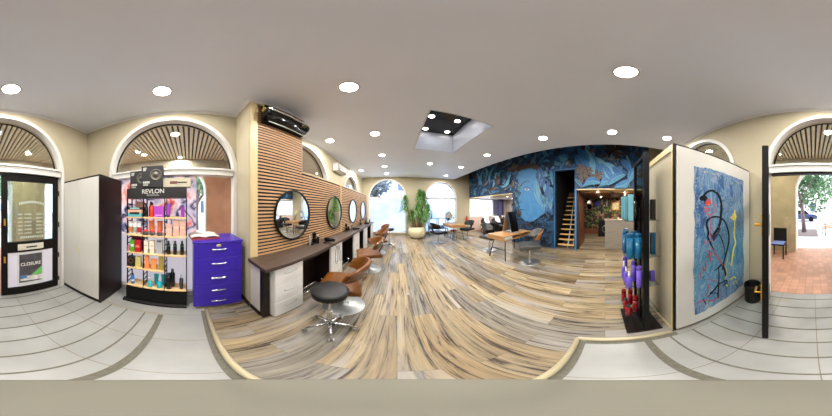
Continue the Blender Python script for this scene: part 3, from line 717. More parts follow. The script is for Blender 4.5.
# sheets of printed film on the lower panes of the left window, outside the stand
pf = frosted('printed_film', (230, 190, 200), 0.25, blobs=[(0.30, (150, 100, 110)), (0.38, (240, 170, 160)), (0.44, (255, 240, 244)), (0.52, (226, 222, 240)), (0.58, (84, 90, 130)), (0.62, (240, 236, 248)), (0.72, (236, 150, 144))], scale=3.4)
a = MB(); a.box(XL-0.118, -1.25, 1.15, XL-0.112, 0.12, 2.14)
tag(a.build('window_film', pf, org=(XL-0.115, -0.5, 1.15)), 'pink, blue and white printed film on the window behind the display stand', 'window film')
a = MB(); a.box(XL-0.118, -1.25, 0.06, XL-0.112, 0.66, 1.14)
tag(a.build('window_film', M_fr3, org=(XL-0.115, -0.3, 0.1)), 'plain lilac white frosted film low on the window behind the display stand', 'window film')
a = MB(); a.box(XL-0.11, -1.27, 0.0, XL-0.03, 0.66, 0.07)
struct(a.build('trim_7', M_white))

# ---------------------------------------------------------------- waste bin
o = thing('waste_bin', 'small round black bin between the big painting and the open door', 'bin', (0.845, -1.72, 0)); o.scale = (0.9, 0.9, 0.93)
a = MB(); a.lathe([(0.0, 0.001), (0.112, 0.001), (0.128, 0.03), (0.13, 0.33), (0.136, 0.34), (0.136, 0.40), (0.128, 0.41), (0.12, 0.39), (0.115, 0.36), (0.10, 0.05), (0, 0.04)], n=28)
a.build('bucket', M_bleather, o)
a = MB(); a.lathe([(0.13, 0.345), (0.138, 0.345), (0.14, 0.36), (0.138, 0.375), (0.13, 0.375)], n=28, ring=True); a.build('rim_band', M_black, o)

# beige disc added in place of the blurred nadir patch below the camera
def disc_h(y, x): return WF+0.03 if (y > 0.18 or x > 1.0) else (0.006 + 0.036*max(0, min(1, (y-0.08)/0.1)))
a = MB(); n = 64; rings = [0.0, 0.1, 0.2, 0.3, 0.38, 0.425, 0.443]
for r_ in rings[1:]:
    for i in range(n):
        x, y = r_*math.sin(2*math.pi*i/n), r_*math.cos(2*math.pi*i/n); a.v.append((x, y, disc_h(y, x)))
a.v.append((0, 0, 0.007)); c = len(a.v)-1
for i in range(n):
    j = (i+1) % n; a.face([i, c, j], 0, True)
    for k in range(len(rings)-2): a.face([k*n+i, k*n+j, (k+1)*n+j, (k+1)*n+i], 0, True)
b = len(a.v)
for i in range(n):
    x, y = 0.446*math.sin(2*math.pi*i/n), 0.446*math.cos(2*math.pi*i/n); a.v.append((x, y, disc_h(y, x)-0.005))
k = len(rings)-2
for i in range(n):
    j = (i+1) % n; a.face([k*n+i, k*n+j, b+j, b+i], 0, True)
tag(a.build('nadir_disc', mat('nadir_beige', (118, 115, 102), 0.85, var=0.04, scale=2)), 'flat beige disc added for the blurred nadir patch below the camera', 'mat')
# ================================================================ STYLING WALL
X0 = -1.55
P0 = thing('slatted_partition', 'long partition faced with horizontal wooden slats, stepping down from the ceiling', 'partition', (-1.6, 3.7, WF)); g = tuple(P0.location)
def slats(y0, y1, z0, z1, name):
    a = MB(); a.box(X0-0.07, y0, z0, X0-0.014, y1, z1, 1)
    z = z0 + 0.012
    while z + 0.03 < z1:
        a.box(X0-0.014, y0+0.001, z, X0, y1-0.001, z+0.025); z += 0.05
    return a.build(name, [M_slat, M_slatback], P0, g)
slats(0.89, 1.79, WF, CEIL-0.005, 'tall_panel'); slats(1.80, 3.44, WF, 2.24, 'low_panel'); slats(3.47, 6.69, WF, 2.24, 'low_panel')
for y0, y1, zt in ((0.775, 0.885, CEIL-0.005), (3.44, 3.47, 2.24), (6.69, 6.73, 2.26)):
    a = MB(); a.box(X0-0.07 if y0 > 1 else X0-0.01, y0, WF, X0+0.004, y1, zt); a.build('edge_board', M_pine, P0, g, bevel=0.003)
a = MB(); a.box(X0-0.07, 1.79, 2.24, X0-0.02, 1.80, CEIL-0.005); a.build('edge_board', M_pine, P0, g)
a = MB(); a.box(X0-0.075, 1.80, 2.24, X0+0.004, 6.69, 2.262); a.build('top_cap', M_pine, P0, g)

# mirrors
ymir = [1.56, 3.02, 4.45, 5.85]
lab = ['round black framed mirror nearest the entrance, on the tall slats', 'round mirror second from the entrance on the slatted wall', 'round mirror third from the entrance, past the upright joint', 'round mirror furthest along the slatted wall']
mir = None
for y, l in zip(ymir, lab):
    if mir is None:
        mir = thing('round_mirror', l, 'mirror', (X0, y, 1.485), 0, 'round mirrors on the slatted wall')
        a = MB(); a.lathe([(0.385, 0.0), (0.41, 0.0), (0.41, 0.035), (0.39, 0.037), (0.385, 0.02)], n=56, ring=True); a.v = [(q[2]+0.001, q[1], q[0]) for q in a.v]; a.build('mirror_frame', M_black, mir)
        a = MB(); a.cyl((0.001, 0, 0), (0.018, 0, 0), 0.387, n=56); a.build('mirror_glass', M_mirror, mir)
    else: dup(mir, (X0, y, 1.485), label=l)

# long worktop and the units below it
XD = -1.125
def worktop(y0, y1, label):
    a = MB(); a.box(X0+0.005, y0, 0.875, XD, y1, 0.92)
    return tag(a.build('worktop', M_top, org=((X0+XD)/2, (y0+y1)/2, 0.875), bevel=0.003), label, 'worktop')
worktop(0.735, 6.35, 'long dark wood worktop running under the four round mirrors')
a = MB(); a.box(X0+0.01, 0.775, WF, -1.30, 0.80, 0.874)
o = thing('end_panel', 'cream end panel with dark edge carrying the near end of the worktop', 'panel', (-1.4, 0.79, WF)); g = tuple(o.location)
a.build('panel_face', M_lam, o, g)
a = MB(); a.box(-1.30, 0.772, WF, -1.235, 0.86, 0.874); a.build('dark_edge', M_wenge, o, g)
a = MB(); a.box(X0+0.01, 0.765, WF, -1.30, 0.775, 0.09); a.build('skirting', M_black, o, g)
def drawer_cab(y0, y1, label, first=False):
    o = thing('drawer_cabinet', label, 'cabinet', (-1.33, (y0+y1)/2, WF), 0, 'white cabinets under the worktop'); h = (y1-y0)/2
    a = MB(); a.box(-0.19, -h, 0.02, 0.16, h, 0.855); a.build('body', M_wlam, o, bevel=0.003)
    z = 0.85
    for k, hh in enumerate((0.27, 0.28, 0.27)):
        a = MB(); a.box(0.16, -h+0.003, z-hh+0.004, 0.18, h-0.003, z); d = a.build('drawer', M_wlam, o, bevel=0.003); zc = z-hh*0.28
        a = MB(); a.tube([(0.181, -h*0.42, zc), (0.205, -h*0.36, zc-0.004), (0.208, 0, zc-0.008), (0.205, h*0.36, zc-0.004), (0.181, h*0.42, zc)], 0.006, 8); a.build('handle', M_steel, d)
        z -= hh
    a = MB(); a.box(-0.17, -h+0.02, 0, 0.12, h-0.02, 0.02); a.build('plinth', M_black, o)
    return o
drawer_cab(0.875, 1.34, 'white three drawer cabinet at the near end of the worktop')
drawer_cab(2.12, 2.62, 'white cabinet under the worktop beside the dangling dryer cable')
drawer_cab(3.42, 3.95, 'white cabinet third along under the worktop')
drawer_cab(4.55, 5.05, 'white cabinet fourth along under the worktop')
drawer_cab(5.85, 6.3, 'white cabinet at the far end of the worktop')
# dark backs of the knee spaces
for k, (y0, y1, l) in enumerate(((1.345, 2.115, 'first'), (2.625, 3.415, 'second'), (3.955, 4.545, 'third'), (5.055, 5.845, 'fourth'))):
    a = MB(); a.box(X0+0.01, y0, WF, X0+0.04, y1, 0.874); a.box(X0+0.04, y0, WF, XD-0.06, y0+0.015, 0.874); a.box(X0+0.04, y1-0.015, WF, XD-0.06, y1, 0.874); a.box(X0+0.04, y0+0.015, 0.80, XD-0.07, y1-0.015, 0.874)
    tag(a.build('knee_space_lining', M_wenge, org=(-1.4, (y0+y1)/2, WF)), 'black lined knee space under the worktop, %s from the entrance' % l, 'knee space')
    fr = thing('footrest', 'chrome footrest rail in the %s knee space from the entrance' % l, 'footrest', (-1.30, (y0+y1)/2, WF)); hh = (y1-y0)/2 - 0.06
    a = MB(); a.tube([(0.08, -hh, 0.16), (0.08, hh, 0.16)], 0.013); a.tube([(0.0, -hh, 0.20), (0.0, hh, 0.20)], 0.013); a.build('rail', M_chrome, fr)
    for s in (-1, 1):
        a = MB(); a.tube([(0.08, s*hh*0.8, 0.16), (0.0, s*hh*0.8, 0.20), (-0.06, s*hh*0.8, 0.0)], 0.01); a.build('bracket', M_chrome, fr)
# tools on the worktop
def tool_block(y, l, x=-1.47):
    o = thing('tool_holder', l, 'tool holder', (x, y, 0.92))
    a = MB(); a.box(-0.04, -0.15, 0, 0.06, 0.02, 0.018); a.box(-0.03, -0.02, 0.018, 0.04, 0.06, 0.09); a.build('base', M_black, o, bevel=0.004)
    for k in range(3):
        a = MB(); a.cyl((0.0, -0.01+k*0.03, 0.05), (0.005*(k-1), -0.015+k*0.035, 0.20+0.02*(k % 2)), 0.009, 0.013, 8); a.build('comb' if k else 'brush', [M_black, M_dark, M_bleather][k], o)
def sbottle(x, y, l, rgb=(24,24,26), h=0.17, r=0.026):
    bottle(l, x, y, 0.92, r, h, rgb, (190,195,200), 0.2)
def hairdryer(x, y, rot, l, cable=True):
    o = thing('hair_dryer', l, 'hair dryer', (x, y, 0.92), R(rot))
    a = MB(); a.cyl((-0.09, 0, 0.055), (0.06, 0, 0.055), 0.042, 0.036, 16); a.cyl((0.06, 0, 0.055), (0.12, 0, 0.055), 0.03, 0.026, 14); a.build('barrel', M_black, o)
    a = MB(); a.tube([(-0.03, 0, 0.03), (-0.035, -0.08, 0.018), (-0.03, -0.14, 0.016)], [0.018, 0.016, 0.014]); a.build('grip', M_black, o)
    if cable:
        a = MB(); p = []
        for k in range(41):
            t = k/40; p.append((0.20 + 0.02*math.cos(9*t), -0.12+0.22*t + 0.05*math.sin(12*t), -0.22 + 0.20*math.cos(2*math.pi*t*2.0)*(1-0.2*t)))
        p = [(-0.03, -0.14, 0.016), (0.08, -0.16, 0.012), (0.165, -0.15, 0.012)] + p
        a.tube(p, 0.0035, 6); a.build('cable', M_black, o)
    return o
tool_block(2.02, 'black tool stand with brushes beside the first round mirror')
sbottle(-1.40, 2.06, 'dark bottle with silver cap standing by the first tool stand')
sbottle(-1.44, 1.86, 'slim clear grey bottle standing by the first tool stand', (150,150,152), 0.2, 0.018)
hairdryer(-1.26, 2.24, 0, 'black hair dryer with cable looping off the worktop edge')
tool_block(3.62, 'black tool stand between the second and third mirrors')
sbottle(-1.42, 3.72, 'dark bottle beside the tool stand between second and third mirrors')
sbottle(-1.36, 3.82, 'white topped bottle beside the tool stand between second and third mirrors', (90,90,92), 0.21)
hairdryer(-1.22, 3.78, 20, 'black hair dryer on the worktop before the third mirror', False)
tool_block(5.15, 'black tool stand between the third and fourth mirrors')
hairdryer(-1.24, 5.3, 10, 'black hair dryer on the worktop before the fourth mirror', False)
tool_block(6.15, 'black tool stand at the far end of the worktop')
sbottle(-1.30, 6.2, 'dark bottle at the far end of the worktop')

# heater over the slats
H0 = thing('air_curtain', 'black wall heater with a silver cylinder under the ceiling, on the tall slats', 'heater', (X0, 1.33, 3.15)); g = tuple(H0.location)
a = MB(); a.box(X0+0.002, 0.93, 2.95, X0+0.07, 1.72, 3.36); a.build('housing', M_black, H0, g, bevel=0.01)
a = MB(); a.cyl((X0+0.175, 0.945, 3.17), (X0+0.175, 1.71, 3.17), 0.022, n=16); a.build('silver_tube', M_chrome, H0, g)
a = MB(); a.grid(lambda u, v: (X0+0.10+0.06*math.cos(R(-100+150*u)), 0.95+0.77*v, 3.05+0.07*math.sin(R(-100+150*u))), 8, 2, th=0.006); a.build('curved_cover', mat('gloss_black', (14,13,12), 0.15), H0, g)
for y in (0.93, 1.72):
    a = MB(); a.cyl((X0+0.12, y-0.012, 3.10), (X0+0.12, y+0.012, 3.10), 0.085, n=24); a.build('end_plate', M_dark, H0, g)
    a = MB(); a.cyl((X0+0.12, y-0.03, 3.16), (X0+0.12, y-0.012, 3.16), 0.045, n=16); a.tube([(X0+0.12, y-0.02, 3.2), (X0+0.10, y-0.02, 3.3), (X0+0.02, y-0.02, 3.34)], 0.012); a.build('bracket', mat('brass_dark', (170,150,96), 0.3, metal=0.7), H0, g)
a = MB(); a.box(X0+0.09, 1.0, 2.95, X0+0.10, 1.7, 2.965); a.box(X0+0.09, 1.0, 3.27, X0+0.105, 1.7, 3.285); a.build('trim_strip', M_steel, H0, g)

# air conditioner
A0 = thing('air_conditioner', 'white wall air conditioner between the arched windows high on the left wall', 'air conditioner', (XL, 4.3, 3.02)); g = tuple(A0.location)
a = MB(); a.grid(lambda u, v: (XL+0.01+0.22*math.sin(math.pi*min(1, u*1.02)*0.98)**0.6, 3.92+0.8*v, 3.17-0.30*u), 10, 2); a.box(XL+0.001, 3.92, 2.88, XL+0.19, 4.72, 3.16); a.build('casing', M_white, A0, g, bevel=0.012)
a = MB(); a.box(XL+0.19, 3.97, 2.90, XL+0.222, 4.67, 2.955); a.build('louvre', mat('vent_dark', (60, 60, 62), 0.5), A0, g)
a = MB(); a.box(XL+0.222, 3.97, 2.915, XL+0.226, 4.67, 2.94); a.build('flap', M_white, A0, g)

# ---------------------------------------------------------------- salon chairs
def salon_chair(label, leather, shell, group, base_m, arms=True):
    """faces +x, stands on z=0"""
    o = thing('salon_chair', label, 'chair', (0,0,0), 0, group)
    a = MB(); a.lathe([(0.0, 0.001), (0.285, 0.001), (0.29, 0.006), (0.285, 0.012), (0.10, 0.02), (0.045, 0.034), (0.04, 0.05)], n=40); a.build('base_disc', base_m, o)
    a = MB(); a.cyl((0,0,0.045), (0,0,0.25), 0.034, n=18); a.cyl((0,0,0.24), (0,0,0.385), 0.022, n=16); a.build('column', M_chrome, o)
    a = MB(); a.box(-0.13, -0.13, 0.375, 0.13, 0.13, 0.392); a.tube([(0.03, 0.05, 0.36), (0.10, 0.20, 0.355), (0.12, 0.27, 0.37)], 0.008); a.build('lift_plate', M_dark, o)
    def seat(u, v):      # u front-back, v side
        x = -0.26 + 0.58*u; hw = 0.272 + 0.02*math.sin(math.pi*u); y = hw*(2*v-1)
        z = 0.485 + 0.016*math.sin(math.pi*v)*math.sin(math.pi*u) - 0.03*max(0, (u-0.75)/0.25)**2 + 0.012*abs(2*v-1)**3
        return (x, y, z)
    a = MB(); a.grid(seat, 12, 12, th=0.085); a.build('seat', leather, o, bevel=0.018, seg=3)
    def back(u, v):      # wraps around the rear, u = side to side, v = up
        t = (2*u-1)*R(78); r_ = 0.275 + 0.05*v
        cut = abs(2*u-1)
        z0, z1 = 0.60, 0.845 - 0.12*cut**2.2
        return (0.03 - r_*math.cos(t)*1.02 - 0.07*v, r_*math.sin(t), z0 + (z1-z0)*v + 0.02*cut)
    a = MB(); a.grid(back, 24, 8, th=-0.045); a.build('backrest', leather, o, bevel=0.01)
    def shellf(u, v):
        x, y, z = back(0.04+0.92*u, 0.02+0.96*v); t = (2*u-1)*R(72)
        return (x - 0.008*math.cos(t), y + 0.008*math.sin(t), z)
    a = MB(); a.grid(shellf, 24, 6, th=0.008); a.build('back_shell', shell, o)
    a = MB(); a.grid(lambda u, v: (-0.20 - 0.11*math.sin(math.pi*0.5*v), (2*u-1)*(0.10-0.04*math.sin(math.pi*v)), 0.44+0.24*v), 6, 10, th=0.02); a.build('back_bracket', M_chrome if arms else leather, o)
    return o
ch = salon_chair('brown leather salon chair on chrome disc, nearest the entrance, behind the black stool', M_brown, mat('brown_shell', (84, 50, 24), 0.3, var=0.25, scale=8, coat=0.4), 'brown salon chairs before the mirrors', M_steel)
ch.location = (-0.70, 1.64, WF); ch.rotation_euler[2] = R(192)
for p, r_, l in (((-0.66, 3.14, WF), 200, 'brown leather salon chair second from the entrance, before the second mirror'), ((-0.66, 4.5, WF), 205, 'brown leather salon chair third from the entrance'), ((-0.70, 5.85, WF), 200, 'brown leather salon chair furthest from the entrance')):
    dup(ch, p, R(r_), l)
# stools
def stool(label, h, loc, rot=0):
    o = thing('rolling_stool', label, 'stool', loc, R(rot))
    a = MB(); a.lathe([(0.0, h-0.085), (0.165, h-0.085), (0.18, h-0.07), (0.183, h-0.025), (0.177, h-0.006), (0.155, h), (0.0, h+0.003)], n=40); a.build('seat', M_bleather, o)
    a = MB(); a.lathe([(0.178, h-0.017), (0.186, h-0.013), (0.178, h-0.009)], n=40, ring=True); a.build('seat_ring', M_dark, o)
    a = MB(); a.cyl((0,0,0.10), (0,0,0.36), 0.027, n=16); a.cyl((0,0,0.34), (0,0,h-0.1), 0.014, n=12); a.cyl((0,0,h-0.1), (0,0,h-0.085), 0.07, n=16); a.build('gas_column', M_chrome, o)
    a = MB(); a.tube([(0.0, 0.02, h-0.105), (0.02, 0.12, h-0.11), (0.03, 0.16, h-0.11)], 0.006); a.build('lever', M_dark, o)
    for k in range(5):
        t = R(72*k); c, s = math.cos(t), math.sin(t)
        a = MB(); a.tube([(0.02*c, 0.02*s, 0.125), (0.10*c, 0.10*s, 0.115), (0.235*c, 0.235*s, 0.075)], [0.024, 0.02, 0.013], 10); a.build('leg', M_chrome, o)
        a = MB(); a.cyl((0.235*c, 0.235*s, 0.08), (0.235*c, 0.235*s, 0.05), 0.008, n=8)
        for q in (-1, 1): a.cyl((0.235*c - s*0.012*q, 0.235*s + c*0.012*q, 0.026), (0.235*c - s*0.024*q, 0.235*s + c*0.024*q, 0.026), 0.025, n=14)
        a.build('caster', M_steel, o)
    return o
stool('round black rolling stool in front of the nearest brown chair', 0.715, (-0.61, 1.09, WF), 15)
stool('round black rolling stool far off beside the last brown chair', 0.78, (-0.30, 5.22, WF), 40)
# ================================================================ PAINTING AND TALL CABINET
BX = 1.045; BY = -0.60; BH = 2.235
C0 = thing('tall_cabinet', 'tall cream cabinet block with dark edges carrying the big blue painting', 'cabinet', (1.6, -1.29, 0)); g = tuple(C0.location)
a = MB(); a.box(BX+0.01, YB+0.01, WF, 2.3, BY-0.01, BH-0.02); a.build('body', M_lam, C0, g)
a = MB(); a.box(BX+0.03, BY-0.01, 0.05, 2.27, BY, BH-0.07); a.build('front_panel', mat('cream_gloss', (192, 182, 156), 0.2, var=0.04, scale=3), C0, g)
a = MB()
a.box(BX+0.01, BY-0.012, WF, BX+0.035, BY+0.012, BH); a.box(BX+0.035, BY-0.012, BH-0.07, 2.3, BY+0.012, BH); a.box(BX+0.035, BY-0.012, WF, 2.3, BY+0.01, 0.05)
a.build('pale_frame', M_pine, C0, g)
a = MB(); a.box(BX-0.004, BY-0.015, 0, BX+0.01, BY+0.008, BH+0.004); a.box(BX-0.004, YB+0.01, BH-0.02, 2.3, BY-0.015, BH+0.004); a.box(BX-0.004, YB+0.01, 0, BX+0.01, BY-0.015, 0.035)
a.build('dark_edge', M_dark, C0, g)
# the panel and painting face the entrance (towards -X)
Pn = thing('large_painting', 'large abstract blue painting with black loops, red and yellow marks on white board', 'painting', (BX-0.005, -1.29, 0.04)); g = tuple(Pn.location)
a = MB(); a.box(BX-0.018, YB+0.03, 0.045, BX-0.0045, BY-0.02, BH-0.02); a.build('white_board', mat('white_board', (208, 205, 198), 0.35, var=0.015), Pn, g)
PX = BX-0.019
def pc(u, v, k=0): 
    p = on_x(u, v, PX - 0.0006*k); return p
def paint_mat():
    m = bpy.data.materials.new('blue_canvas'); m.use_nodes = True
    n = m.node_tree; N = n.nodes; L = n.links; b = N['Principled BSDF']
    tc = N.new('ShaderNodeTexCoord'); mp = N.new('ShaderNodeMapping'); mp.inputs['Scale'].default_value = (1, 1.8, 0.8); L.new(tc.outputs['Object'], mp.inputs[0])
    nz = N.new('ShaderNodeTexNoise'); nz.inputs['Scale'].default_value = 3.4; nz.inputs['Detail'].default_value = 9; nz.inputs['Roughness'].default_value = 0.78; nz.inputs['Distortion'].default_value = 0.7
    L.new(mp.outputs[0], nz.inputs[0]); cr = N.new('ShaderNodeValToRGB'); E = cr.color_ramp.elements
    E[0].position = 0.25; E[0].color = lin((30, 42, 92)) + (1,); E[1].position = 0.78; E[1].color = lin((206, 200, 186)) + (1,)
    for p, c in ((0.38, (44, 78, 130)), (0.45, (66, 110, 158)), (0.49, (150, 166, 180)), (0.52, (58, 100, 150)), (0.58, (92, 146, 176)), (0.62, (182, 184, 180)), (0.65, (70, 98, 148)), (0.70, (112, 134, 172))): e = E.new(p); e.color = lin(c) + (1,)
    L.new(nz.outputs[0], cr.inputs[0])
    # teal in the middle height
    g_ = N.new('ShaderNodeSeparateXYZ'); L.new(tc.outputs['Object'], g_.inputs[0])
    r2 = N.new('ShaderNodeValToRGB'); r2.color_ramp.elements[0].color = (0,0,0,1); r2.color_ramp.elements[1].color = (0,0,0,1); e = r2.color_ramp.elements.new(0.42); e.color = (0.42,0.42,0.42,1)
    dv = N.new('ShaderNodeMath'); dv.operation = 'DIVIDE'; dv.inputs[1].default_value = 2.2; L.new(g_.outputs[2], dv.inputs[0]); L.new(dv.outputs[0], r2.inputs[0])
    r2.color_ramp.elements[0].position = 0.15; r2.color_ramp.elements[2].position = 0.65
    mx = N.new('ShaderNodeMix'); mx.data_type = 'RGBA'; mx.inputs[7].default_value = lin((56, 150, 178)) + (1,)
    L.new(r2.outputs[0], mx.inputs[0]); L.new(cr.outputs[0], mx.inputs[6]); L.new(mx.outputs[2], b.inputs['Base Color']); b.inputs['Roughness'].default_value = 0.45
    return m
top = [(694,166),(700,167.5),(707,168),(712,169.5),(716,170.5),(722,172.5),(728,175),(734,177),(740,179.5),(743.5,181)]
bot = [(743,284),(738,289),(732,294),(725,299),(717,303.5),(708,309),(700,313),(695,315)]
lft = [(693.6,300),(694.2,285),(693,270),(694.4,255),(694,240),(695,225),(693.8,212),(695,200),(693.6,188),(694.4,176)]
random.seed(11)
def dens(pts, j):
    out = []
    for i in range(len(pts)-1):
        for t in range(4):
            s_ = t/4; out.append((pts[i][0]*(1-s_)+pts[i+1][0]*s_ + random.uniform(-j, j), pts[i][1]*(1-s_)+pts[i+1][1]*s_ + random.uniform(-j, j)))
    out.append(pts[-1]); return out
rgt = [(743.5,181),(743,200),(744,220),(743.2,245),(744,265),(743,284)]
outl = dens(top, 0.5) + dens(rgt, 0.3)[1:-1] + dens(bot, 0.5) + dens(lft, 0.4)
a = MB(); a.prism([pc(u, v) for u, v in outl], (-0.002, 0, 0)); a.build('canvas', paint_mat(), Pn, g)
SLOT = {'k': M_black, 'r': mat('paint_red', (196, 52, 50), 0.5, var=0.2), 'y': mat('paint_yellow', (226, 208, 92), 0.5, var=0.15), 'n': mat('paint_navy', (30, 36, 66), 0.5), 'w': mat('paint_cream', (164, 166, 162), 0.6, var=0.15), 'b': mat('paint_brown', (96, 72, 50), 0.6)}
KEYS = list(SLOT)
SM = MB(); lev = [16]
def smooth(pts, n=6):
    if len(pts) < 3: return pts
    out = []
    for i in range(len(pts)-1):
        p0, p1, p2, p3 = pts[max(i-1,0)], pts[i], pts[i+1], pts[min(i+2, len(pts)-1)]
        for k in range(n):
            t = k/n
            out.append(tuple(0.5*((2*p1[q]) + (-p0[q]+p2[q])*t + (2*p0[q]-5*p1[q]+4*p2[q]-p3[q])*t*t + (-p0[q]+3*p1[q]-3*p2[q]+p3[q])*t**3) for q in (0,1)))
    out.append(pts[-1]); return out
def stroke(pts, w, key, sm=True, fn=None, mb=None, keys=None):
    fn = fn or pc; mb = mb or SM; keys = keys or KEYS; lev[0] += 1; k = lev[0]*0.25
    p = smooth(pts) if sm else pts; ws = w if isinstance(w, (list, tuple)) else (w, w)
    L_, R_ = [], []
    for i in range(len(p)):
        q0, q1 = p[max(i-1,0)], p[min(i+1, len(p)-1)]; dx, dy = q1[0]-q0[0], q1[1]-q0[1]; n = math.hypot(dx, dy) or 1
        t = i/max(1, len(p)-1); h = 0.5*(ws[0]*(1-t)+ws[1]*t)
        L_.append(fn(p[i][0]-dy/n*h, p[i][1]+dx/n*h, k)); R_.append(fn(p[i][0]+dy/n*h, p[i][1]-dx/n*h, k))
    for i in range(len(p)-1): mb.poly([L_[i], L_[i+1], R_[i+1], R_[i]], keys.index(key))
def blob(pts, key, fn=None, mb=None, keys=None):
    lev[0] += 1; k = lev[0]*0.25; (mb or SM).poly([(fn or pc)(u, v, k) for u, v in pts], (keys or KEYS).index(key))
# cream scuffs
# black figure
blob([(699.4,197.6),(701,196),(703.5,195.2),(706,196),(707.5,198),(706.5,200),(703.5,200.6),(701,200.8),(699.6,199.5)], 'k')
blob([(704,200),(706,200),(706,203.6),(704.4,203.6)], 'k')
stroke([(703,196.5),(706,193),(710,190.8),(714,191.2),(718,194.5),(720.5,200),(721.4,208),(720.8,217),(720,223),(717.5,229),(713.5,235)], (2.0, 2.6), 'k')
stroke([(708,229),(706.5,224),(708.5,219.5),(712,217.3),(716.5,216.8),(721,218),(725,222),(728,230),(729,238),(728,246),(726,254),(723.5,263),(722.5,270)], (2.0, 1.3), 'k')
stroke([(708,219),(706.6,225),(708.4,232),(707.8,237),(710,242),(713.6,250)], (2.2, 1.5), 'k')
blob([(709.5,232.5),(713,235),(716.5,234),(720,227),(721,229),(717,237),(713.5,241.5),(711,237)], 'n')
stroke([(719,234),(722,240),(724.5,248),(725,256)], (1.2, 0.6), 'k')
stroke([(705,219),(703,226),(704.5,234),(708,241)], (0.4, 0.5), 'n')
stroke([(721,263),(724,268),(726,276)], (1.0, 2.2), 'k')
stroke([(714.5,270.5),(718,268),(722,264)], (0.8, 1.8), 'k'); stroke([(718.5,266),(719,276),(718.5,286),(718,298)], (0.7, 1.6), 'k')
stroke([(710,294),(714,290),(718,285),(722,282.5),(726,280.5),(727,282),(723,286)], (1.6, 0.9), 'k'); stroke([(703,299),(706,304)], 1.1, 'k'); stroke([(708,297),(713,293),(719,294)], 0.8, 'k')
for u, v in ((703.6,277.5),(720,290),(722,297),(735,282)): blob([(u-0.7,v),(u,v-0.7),(u+0.7,v),(u,v+0.7)], 'k')
# red marks
blob([(705,202),(707,200.5),(709.5,198),(710.6,201),(711,204),(708.6,206),(705.6,205.4)], 'r')
stroke([(706,205),(705,208.5),(709,208.4),(710,210),(707,211),(704.6,211.5)], 0.8, 'r')
stroke([(712,202.5),(715,205),(715.4,209),(713,213),(709,214.5),(706,213),(704.6,209)], 0.6, 'r')
stroke([(710.5,214),(711,222),(710.6,231),(711,238)], (0.5, 0.8), 'r'); stroke([(704,240),(705.4,244),(709,241),(713,240)], 0.6, 'r')
stroke([(711,246),(715,253),(719,259),(722.5,265)], (0.7, 1.2), 'r'); stroke([(709,250),(710,257),(711,262)], (1.6, 0.8), 'r'); stroke([(706,257),(711,253),(714,256)], 0.7, 'r')
stroke([(703,266),(704,271),(706,268),(705.6,262)], 0.8, 'r'); stroke([(709.4,283),(708,290),(706.6,296)], 0.7, 'r'); stroke([(698,303),(706,300),(713,301),(719,297)], 0.7, 'r'); stroke([(700,271),(701,279)], 0.6, 'r'); stroke([(707,279.5),(712,280),(717,281)], 0.6, 'r')
# yellow marks
blob([(732,215.5),(734,213),(734,210),(735.2,210),(735.4,213.5),(736.6,216),(736,219.5),(733.6,221),(731.6,219),(730,217.6)], 'y')
stroke([(734.6,221),(734.6,228),(734,236),(735.5,242),(733.5,250),(732,259),(731,266)], (1.2, 1.6), 'y'); stroke([(728,258),(726,266),(727,274),(725,279)], 0.6, 'y'); stroke([(730,280),(734,277),(736,278.5)], (0.8, 1.6), 'y')
stroke([(733,285),(735,281),(738,284)], 0.6, 'y'); blob([(726,284),(728,285),(727.6,286.6),(725.6,286)], 'y'); stroke([(731,252),(731,262)], 0.5, 'b')
random.seed(14)
for q in range(90):
    s_ = random.random(); w_ = random.random()
    if w_ < 0.4: u, v = 694.6+abs(random.gauss(0, 1.6)), 176+s_*130
    elif w_ < 0.8: u, v = 694+s_*48, 167+s_*14+abs(random.gauss(0, 2.5))
    else: u, v = random.uniform(697, 741), random.uniform(190, 285)
    k_ = random.uniform(0.4, 1.3); blob([(u+k_*random.uniform(.5,1)*math.cos(t*1.05), v+0.7*k_*random.uniform(.5,1)*math.sin(t*1.05)) for t in range(6)], 'w')
SM.build('brush_strokes', [SLOT[k] for k in KEYS], Pn, g)

# ================================================================ RETAIL STAND BESIDE IT
S0 = thing('retail_stand', 'tall black retail stand with smoked panel and clear shelves on a dark base', 'display stand', (1.38, -0.36, WF)); g = tuple(S0.location)
a = MB(); a.box(1.125, -0.525, WF, 1.64, -0.19, WF+0.022); a.build('base', M_wenge, S0, g, bevel=0.003)
a = MB(); a.box(1.135, -0.395, WF+0.022, 1.185, -0.345, 2.14); a.box(1.575, -0.395, WF+0.022, 1.61, -0.355, 2.14); a.box(1.185, -0.392, 2.11, 1.575, -0.358, 2.14); a.box(1.185, -0.392, WF+0.022, 1.575, -0.358, 0.10); a.build('post', M_black, S0, g)
a = MB(); a.box(1.185, -0.378, 0.10, 1.575, -0.370, 2.11); a.build('panel', M_smoke, S0, g)
a = MB()
a.box(1.34, -0.369, 0.12, 1.42, -0.362, 1.6)
a.build('spine', M_black, S0, g)
ZS = [1.48, 1.10, 0.745, 0.30]
for z in ZS:
    a = MB(); a.box(1.20, -0.355, z-0.006, 1.56, -0.19, z); a.build('shelf', M_acryl, S0, g)
    a = MB(); a.box(1.20, -0.53, z-0.006, 1.56, -0.398, z); a.build('shelf', M_acryl, S0, g)
side = 'facing the room'
def row(kind, items):
    for it in items: kind(*it)
LB, TE, PU, RE, BK = (112, 172, 186), (14, 84, 120), (104, 82, 186), (130, 14, 26), (12, 10, 10)
for k, (x, y) in enumerate(((1.53, -0.215), (1.45, -0.235), (1.25, -0.245))):
    carton(['pale blue slim box at the far end of the top shelf', 'pale blue slim box second on the top shelf', 'pale blue slim box near the post, top shelf'][k] + ' of the retail stand', x, y, ZS[0], 0.045, 0.045, 0.25, LB)
